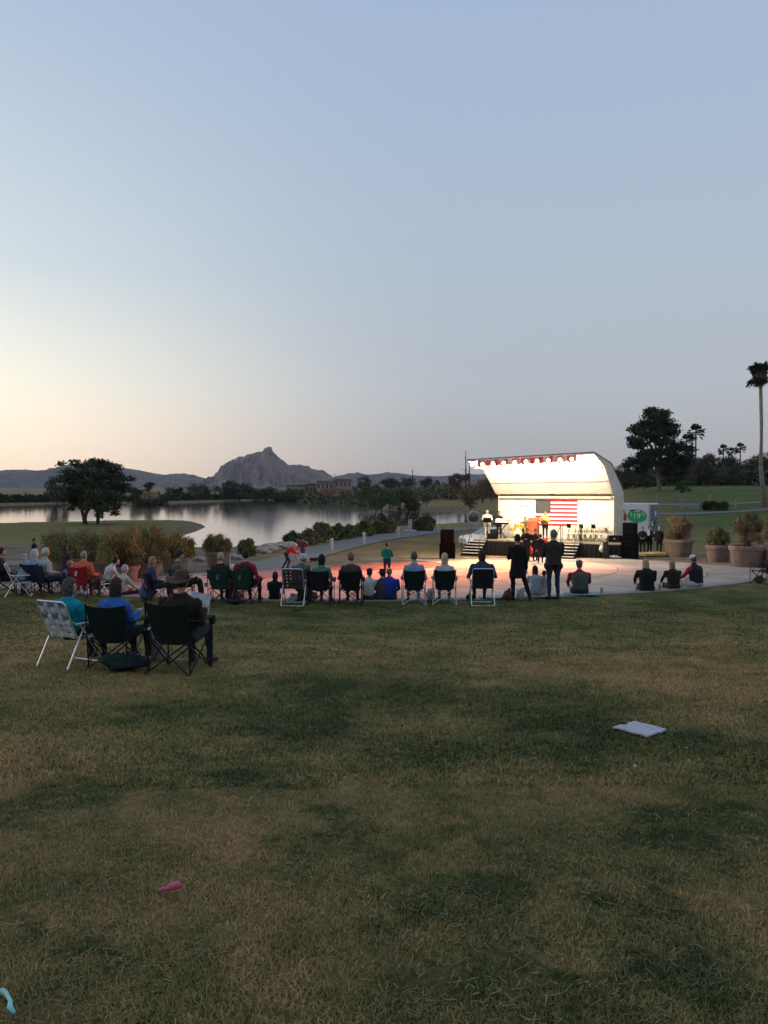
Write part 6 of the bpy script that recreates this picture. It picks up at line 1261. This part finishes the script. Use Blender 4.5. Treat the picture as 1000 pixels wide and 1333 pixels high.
for i, (px, D, h, lab, H) in enumerate([(686, 43.2, 200, 'person in a black suit with white shirt front seated before the skirt, left one', 1.78), (697.5, 43.2, 150, 'person in a black suit seated before the skirt, right one', 1.74)]):
    p = at(px, D, float(plaza_z(D))); kk = MB(); person(p, h, 'stand', lab, H=H, top=(.010,.010,.012), bottom=(.010,.010,.012), hair=(.04,.03,.025), style='short', arms='cross', vox=.028, trim=(.65,.65,.65), width=1.15)
p = at(709, 42.5, float(plaza_z(42.5)));
person(at(704, 41.5, float(plaza_z(41.5))), 0, 'stand', 'dark haired person in black standing close to the stage front', H=1.5, top=(.010,.010,.011), bottom=(.012,.012,.013), hair=(.015,.012,.011), style='short', arms='down', vox=.028)
bundle('red_bag', at(710.5, 44.9, float(plaza_z(45)))+V((0,0,.75)), (.13,.12,.2), cm((.50,.02,.02)), 'small bright red bag at the edge of the deck', 'bag', 6)
bundle('red_cushion', at(690.5, 44.2, float(plaza_z(44)))+V((0,0,.25)), (.15,.12,.22), cm((.48,.03,.04)), 'red flower bundle between the two suits', 'flowers', 16)
person(at(789, 45.0, float(plaza_z(45.0))), 250, 'stand', 'person in a light grey shirt standing beside the right end of the deck', H=1.72, top=(.30,.29,.27), bottom=(.02,.02,.025), hair=(.12,.08,.05), style='short', arms='push', vox=.028)
person(at(837, 49.0), 200, 'stand', 'leftmost of three people in black suits right of the speakers', H=1.76, top=(.010,.010,.012), bottom=(.010,.010,.012), hair=(.25,.2,.16), style='short', arms='lap', vox=.028, trim=(.5,.5,.5))
person(at(846, 49.6), 160, 'stand', 'middle of three people in black suits, holding a white paper', H=1.78, top=(.010,.010,.012), bottom=(.010,.010,.012), hair=(.05,.04,.03), style='short', arms='read', vox=.028)
person(at(858.5, 48.6), 180, 'stand', 'rightmost of three people in black suits, beside the left planter', H=1.80, top=(.010,.010,.012), bottom=(.010,.010,.012), hair=(.22,.18,.15), style='short', arms='down', vox=.028, trim=(.65,.65,.65))
o = MB().add([(-.14,0,-.18),(.14,0,-.14),(.14,.01,.18),(-.14,.01,.14),(-.14,.01,-.18),(.14,.01,-.14),(.14,.02,.18),(-.14,.02,.14)], [(0,1,2,3),(7,6,5,4),(0,4,5,1),(1,5,6,2),(2,6,7,3),(3,7,4,0)]).build('paper_sheet', cm((.62,.62,.66),'paper'), loc=PD(843, 694, 48.9)); tag(o, 'white paper held by the middle black suited person', 'paper')
# ------------------------------------------------------------------ litter and grass
lp = on_z(834, 952, -2.3); lp = G(834, 952); zl = lp.z
cs = [G(797,950), G(826,942), G(869,953.5), G(842,962)]
cx0 = sum((c for c in cs), V((0,0,0)))/4; pts = []
for i in range(4):
    a, b_ = cs[i], cs[(i+1) % 4]
    for k in range(5): pts.append(a.lerp(b_, k/5))
rm_ = random.Random(4); m_ = MB(); top_ = []
ring_ = [(p.x-cx0.x+rm_.uniform(-.012,.012), p.y-cx0.y+rm_.uniform(-.012,.012)) for p in pts]
m_.rings([[(x, y, gz(cx0.x+x, cx0.y+y)-cx0.z+.016) for x, y in ring_], [(x*.985, y*.985, gz(cx0.x+x, cx0.y+y)-cx0.z+.030) for x, y in ring_]])
o = m_.build('plastic_board', mat('board_lilac', (.36,.35,.42), .55, var=.05, scale=3), loc=cx0); tag(o, 'pale lilac grey board lying flat on the lawn', 'board')
p = G(811, 946); o = MB().ell((0,0,0),(.04,.03,.012),8,4).build('dead_leaf', cm((.04,.03,.02)), loc=(p.x,p.y,gz(p.x,p.y)+.036)); tag(o, 'dark dead leaf on the corner of the pale board', 'leaf')
for (px, py, s, c, lab) in [(827,1001,.014,(.6,.58,.55),'small white crumpled scrap below the pale board'),(894,976,.008,(.5,.5,.45),'tiny white scrap right of the board'),(697,842,.018,(.45,.12,.05),'tiny orange scrap on the lawn in front of the standing people')]:
    bundle('paper_scrap', G(px,py)+V((0,0,.01)), (s,s*.8,s*.9), cm(c,'paper'), lab, 'scrap', int(px), 8)
# pink burst balloon
p = G(222, 1167)+V((0,0,.03)); t_ = MB(); pk = mat('balloon_pink', (.62,.10,.17), .45, var=.15, scale=20)
t_.path([(-.045,-.008,.0),(-.035,-.006,.008),(-.02,0,.006),(.0,.005,.014),(.03,.018,.016),(.05,.026,.004)], [.009,.012,.007,.016,.018,.004], 10); o = t_.build('burst_balloon', pk, loc=p, smooth=True); tag(o, 'small pink burst balloon on the lawn at the lower left', 'balloon')
a = [G(3,1303), G(8,1308), G(14,1316), G(13,1326), G(19,1332)]; m_ = MB()
m_.path([(q.x-a[0].x, q.y-a[0].y, q.z-a[0].z+.035+.006*(i % 2)) for i, q in enumerate(a)], [.012,.009,.007,.010,.006], 8); o = m_.build('ribbon', mat('ribbon_teal', (.22,.50,.48), .5), loc=a[0], smooth=True); tag(o, 'pale teal ribbon scrap in the lower left corner', 'ribbon')

# grass blades on the near lawn: one geometry nodes object
rng = np.random.default_rng(12)
def scatter(n, y0, y1, pw):
    u = rng.random(n); y = y0*(y1/y0)**(u**pw); x = (rng.random(n)*2-1)*(.53*y+1.7); return x, y
gpm = bpy.data.materials.new('grass_blades'); gpm.use_nodes = True; t = gpm.node_tree; b = t.nodes['Principled BSDF']; b.inputs['Roughness'].default_value = .8; b.inputs['Specular IOR Level'].default_value = .2
geo = N(t, 'ShaderNodeNewGeometry'); fac = grass_colour(t, geo.outputs['Position'])
gr = ramp(t, fac, [(p, tuple(1.18*q for q in c)) for p, c in GRAMP])
mrg = N(t, 'ShaderNodeMapRange'); t.links.new(geo.outputs['Random Per Island'], mrg.inputs[0]); mrg.inputs[3].default_value = .62; mrg.inputs[4].default_value = 1.38
vm = N(t, 'ShaderNodeVectorMath', operation='SCALE'); t.links.new(gr.outputs[0], vm.inputs[0]); t.links.new(mrg.outputs[0], vm.inputs['Scale']); t.links.new(vm.outputs[0], b.inputs['Base Color'])
parts_v = []; parts_f = []
def blades(n, x, y, z, hgt, wid, seed):
    r = np.random.default_rng(seed); a = r.random(n)*6.283; ln = r.random(n)*.9+.25; h = hgt*(.45+.9*r.random(n)); d = np.stack([np.cos(a), np.sin(a), np.zeros(n)], 1); s = np.stack([-np.sin(a), np.cos(a), np.zeros(n)], 1)*(wid*(.6+.8*r.random(n)))[:,None]/2
    base = np.stack([x, y, z-.004], 1); up_ = np.array([0,0,1.0]); mid = base+d*(h*ln*.35)[:,None]+up_*(h*.6)[:,None]; tip = base+d*(h*ln)[:,None]+up_*(h*(1.0-.35*(ln-.25)))[:,None]
    v = np.stack([base-s, base+s, mid+s*.8, mid-s*.8, tip], 1).reshape(-1,3); return v
def add_blades(n, y0, y1, pw, hgt, wid, seed):
    x, y = scatter(n, y0, y1, pw)
    # clumping
    keep = np.array([mnoise.noise(V((a*2.2, b_*2.2, 0)))+.5*mnoise.noise(V((a*7, b_*7, 3))) for a, b_ in zip(x, y)])+rng.random(n)*.9 > .05
    x, y = x[keep], y[keep]; z = ground(x, y); parts_v.append(blades(len(x), x, y, z, hgt, wid, seed))
add_blades(300000, 2.35, 6.0, 1.0, .027, .0034, 1)
add_blades(165000, 5.5, 13.0, .95, .036, .008, 2)
add_blades(70000, 12.0, 20.5, .9, .035, .016, 3)
vv = np.concatenate(parts_v); nb = len(vv)//5; base = np.arange(nb)*5
me = bpy.data.meshes.new('grass'); me.vertices.add(len(vv)); me.vertices.foreach_set('co', vv.ravel())
quad = np.stack([base, base+1, base+2, base+3], 1); tri = np.stack([base+3, base+2, base+4], 1)
loops = np.concatenate([quad.ravel(), tri.ravel()]); me.loops.add(len(loops)); me.loops.foreach_set('vertex_index', loops.astype(np.int32))
st = np.concatenate([np.arange(nb)*4, nb*4+np.arange(nb)*3]); me.polygons.add(2*nb); me.polygons.foreach_set('loop_start', st.astype(np.int32)); me.polygons.foreach_set('loop_total', np.concatenate([np.full(nb,4), np.full(nb,3)]).astype(np.int32))
me.update(calc_edges=True); me.validate(); me.materials.append(gpm); o = bpy.data.objects.new('grass', me); C.collection.objects.link(o); tag(o, 'short worn green and straw coloured grass of the lawn', None, None, 'stuff')
# loose dry straw lying among the blades
x, y = scatter(17000, 2.35, 9.0, .9); keep = np.array([mnoise.noise(V((a*1.3, b_*1.3, 8))) for a, b_ in zip(x, y)])+rng.random(len(x))*.5 > .12; x, y = x[keep], y[keep]; n = len(x)
a = rng.random(n)*6.283; L = .018+.034*rng.random(n); z = ground(x, y)+.010+.014*rng.random(n); w = .0016+.0006*y
d = np.stack([np.cos(a)*L, np.sin(a)*L, (rng.random(n)-.5)*.022], 1)/2; s_ = np.stack([-np.sin(a), np.cos(a), np.zeros(n)], 1)*(w/2)[:,None]; c = np.stack([x, y, z], 1)
vv = np.stack([c-d-s_, c+d-s_, c+d+s_, c-d+s_], 1).reshape(-1,3)
o = bpy.data.objects.new('dry_straw', np_mesh('dry_straw', vv, np.arange(4*n).reshape(-1,4), mat('straw', (.20,.155,.080), .9, island=.5, scale=3))); C.collection.objects.link(o); tag(o, 'loose straw coloured clippings scattered in the near lawn', None, None, 'stuff')
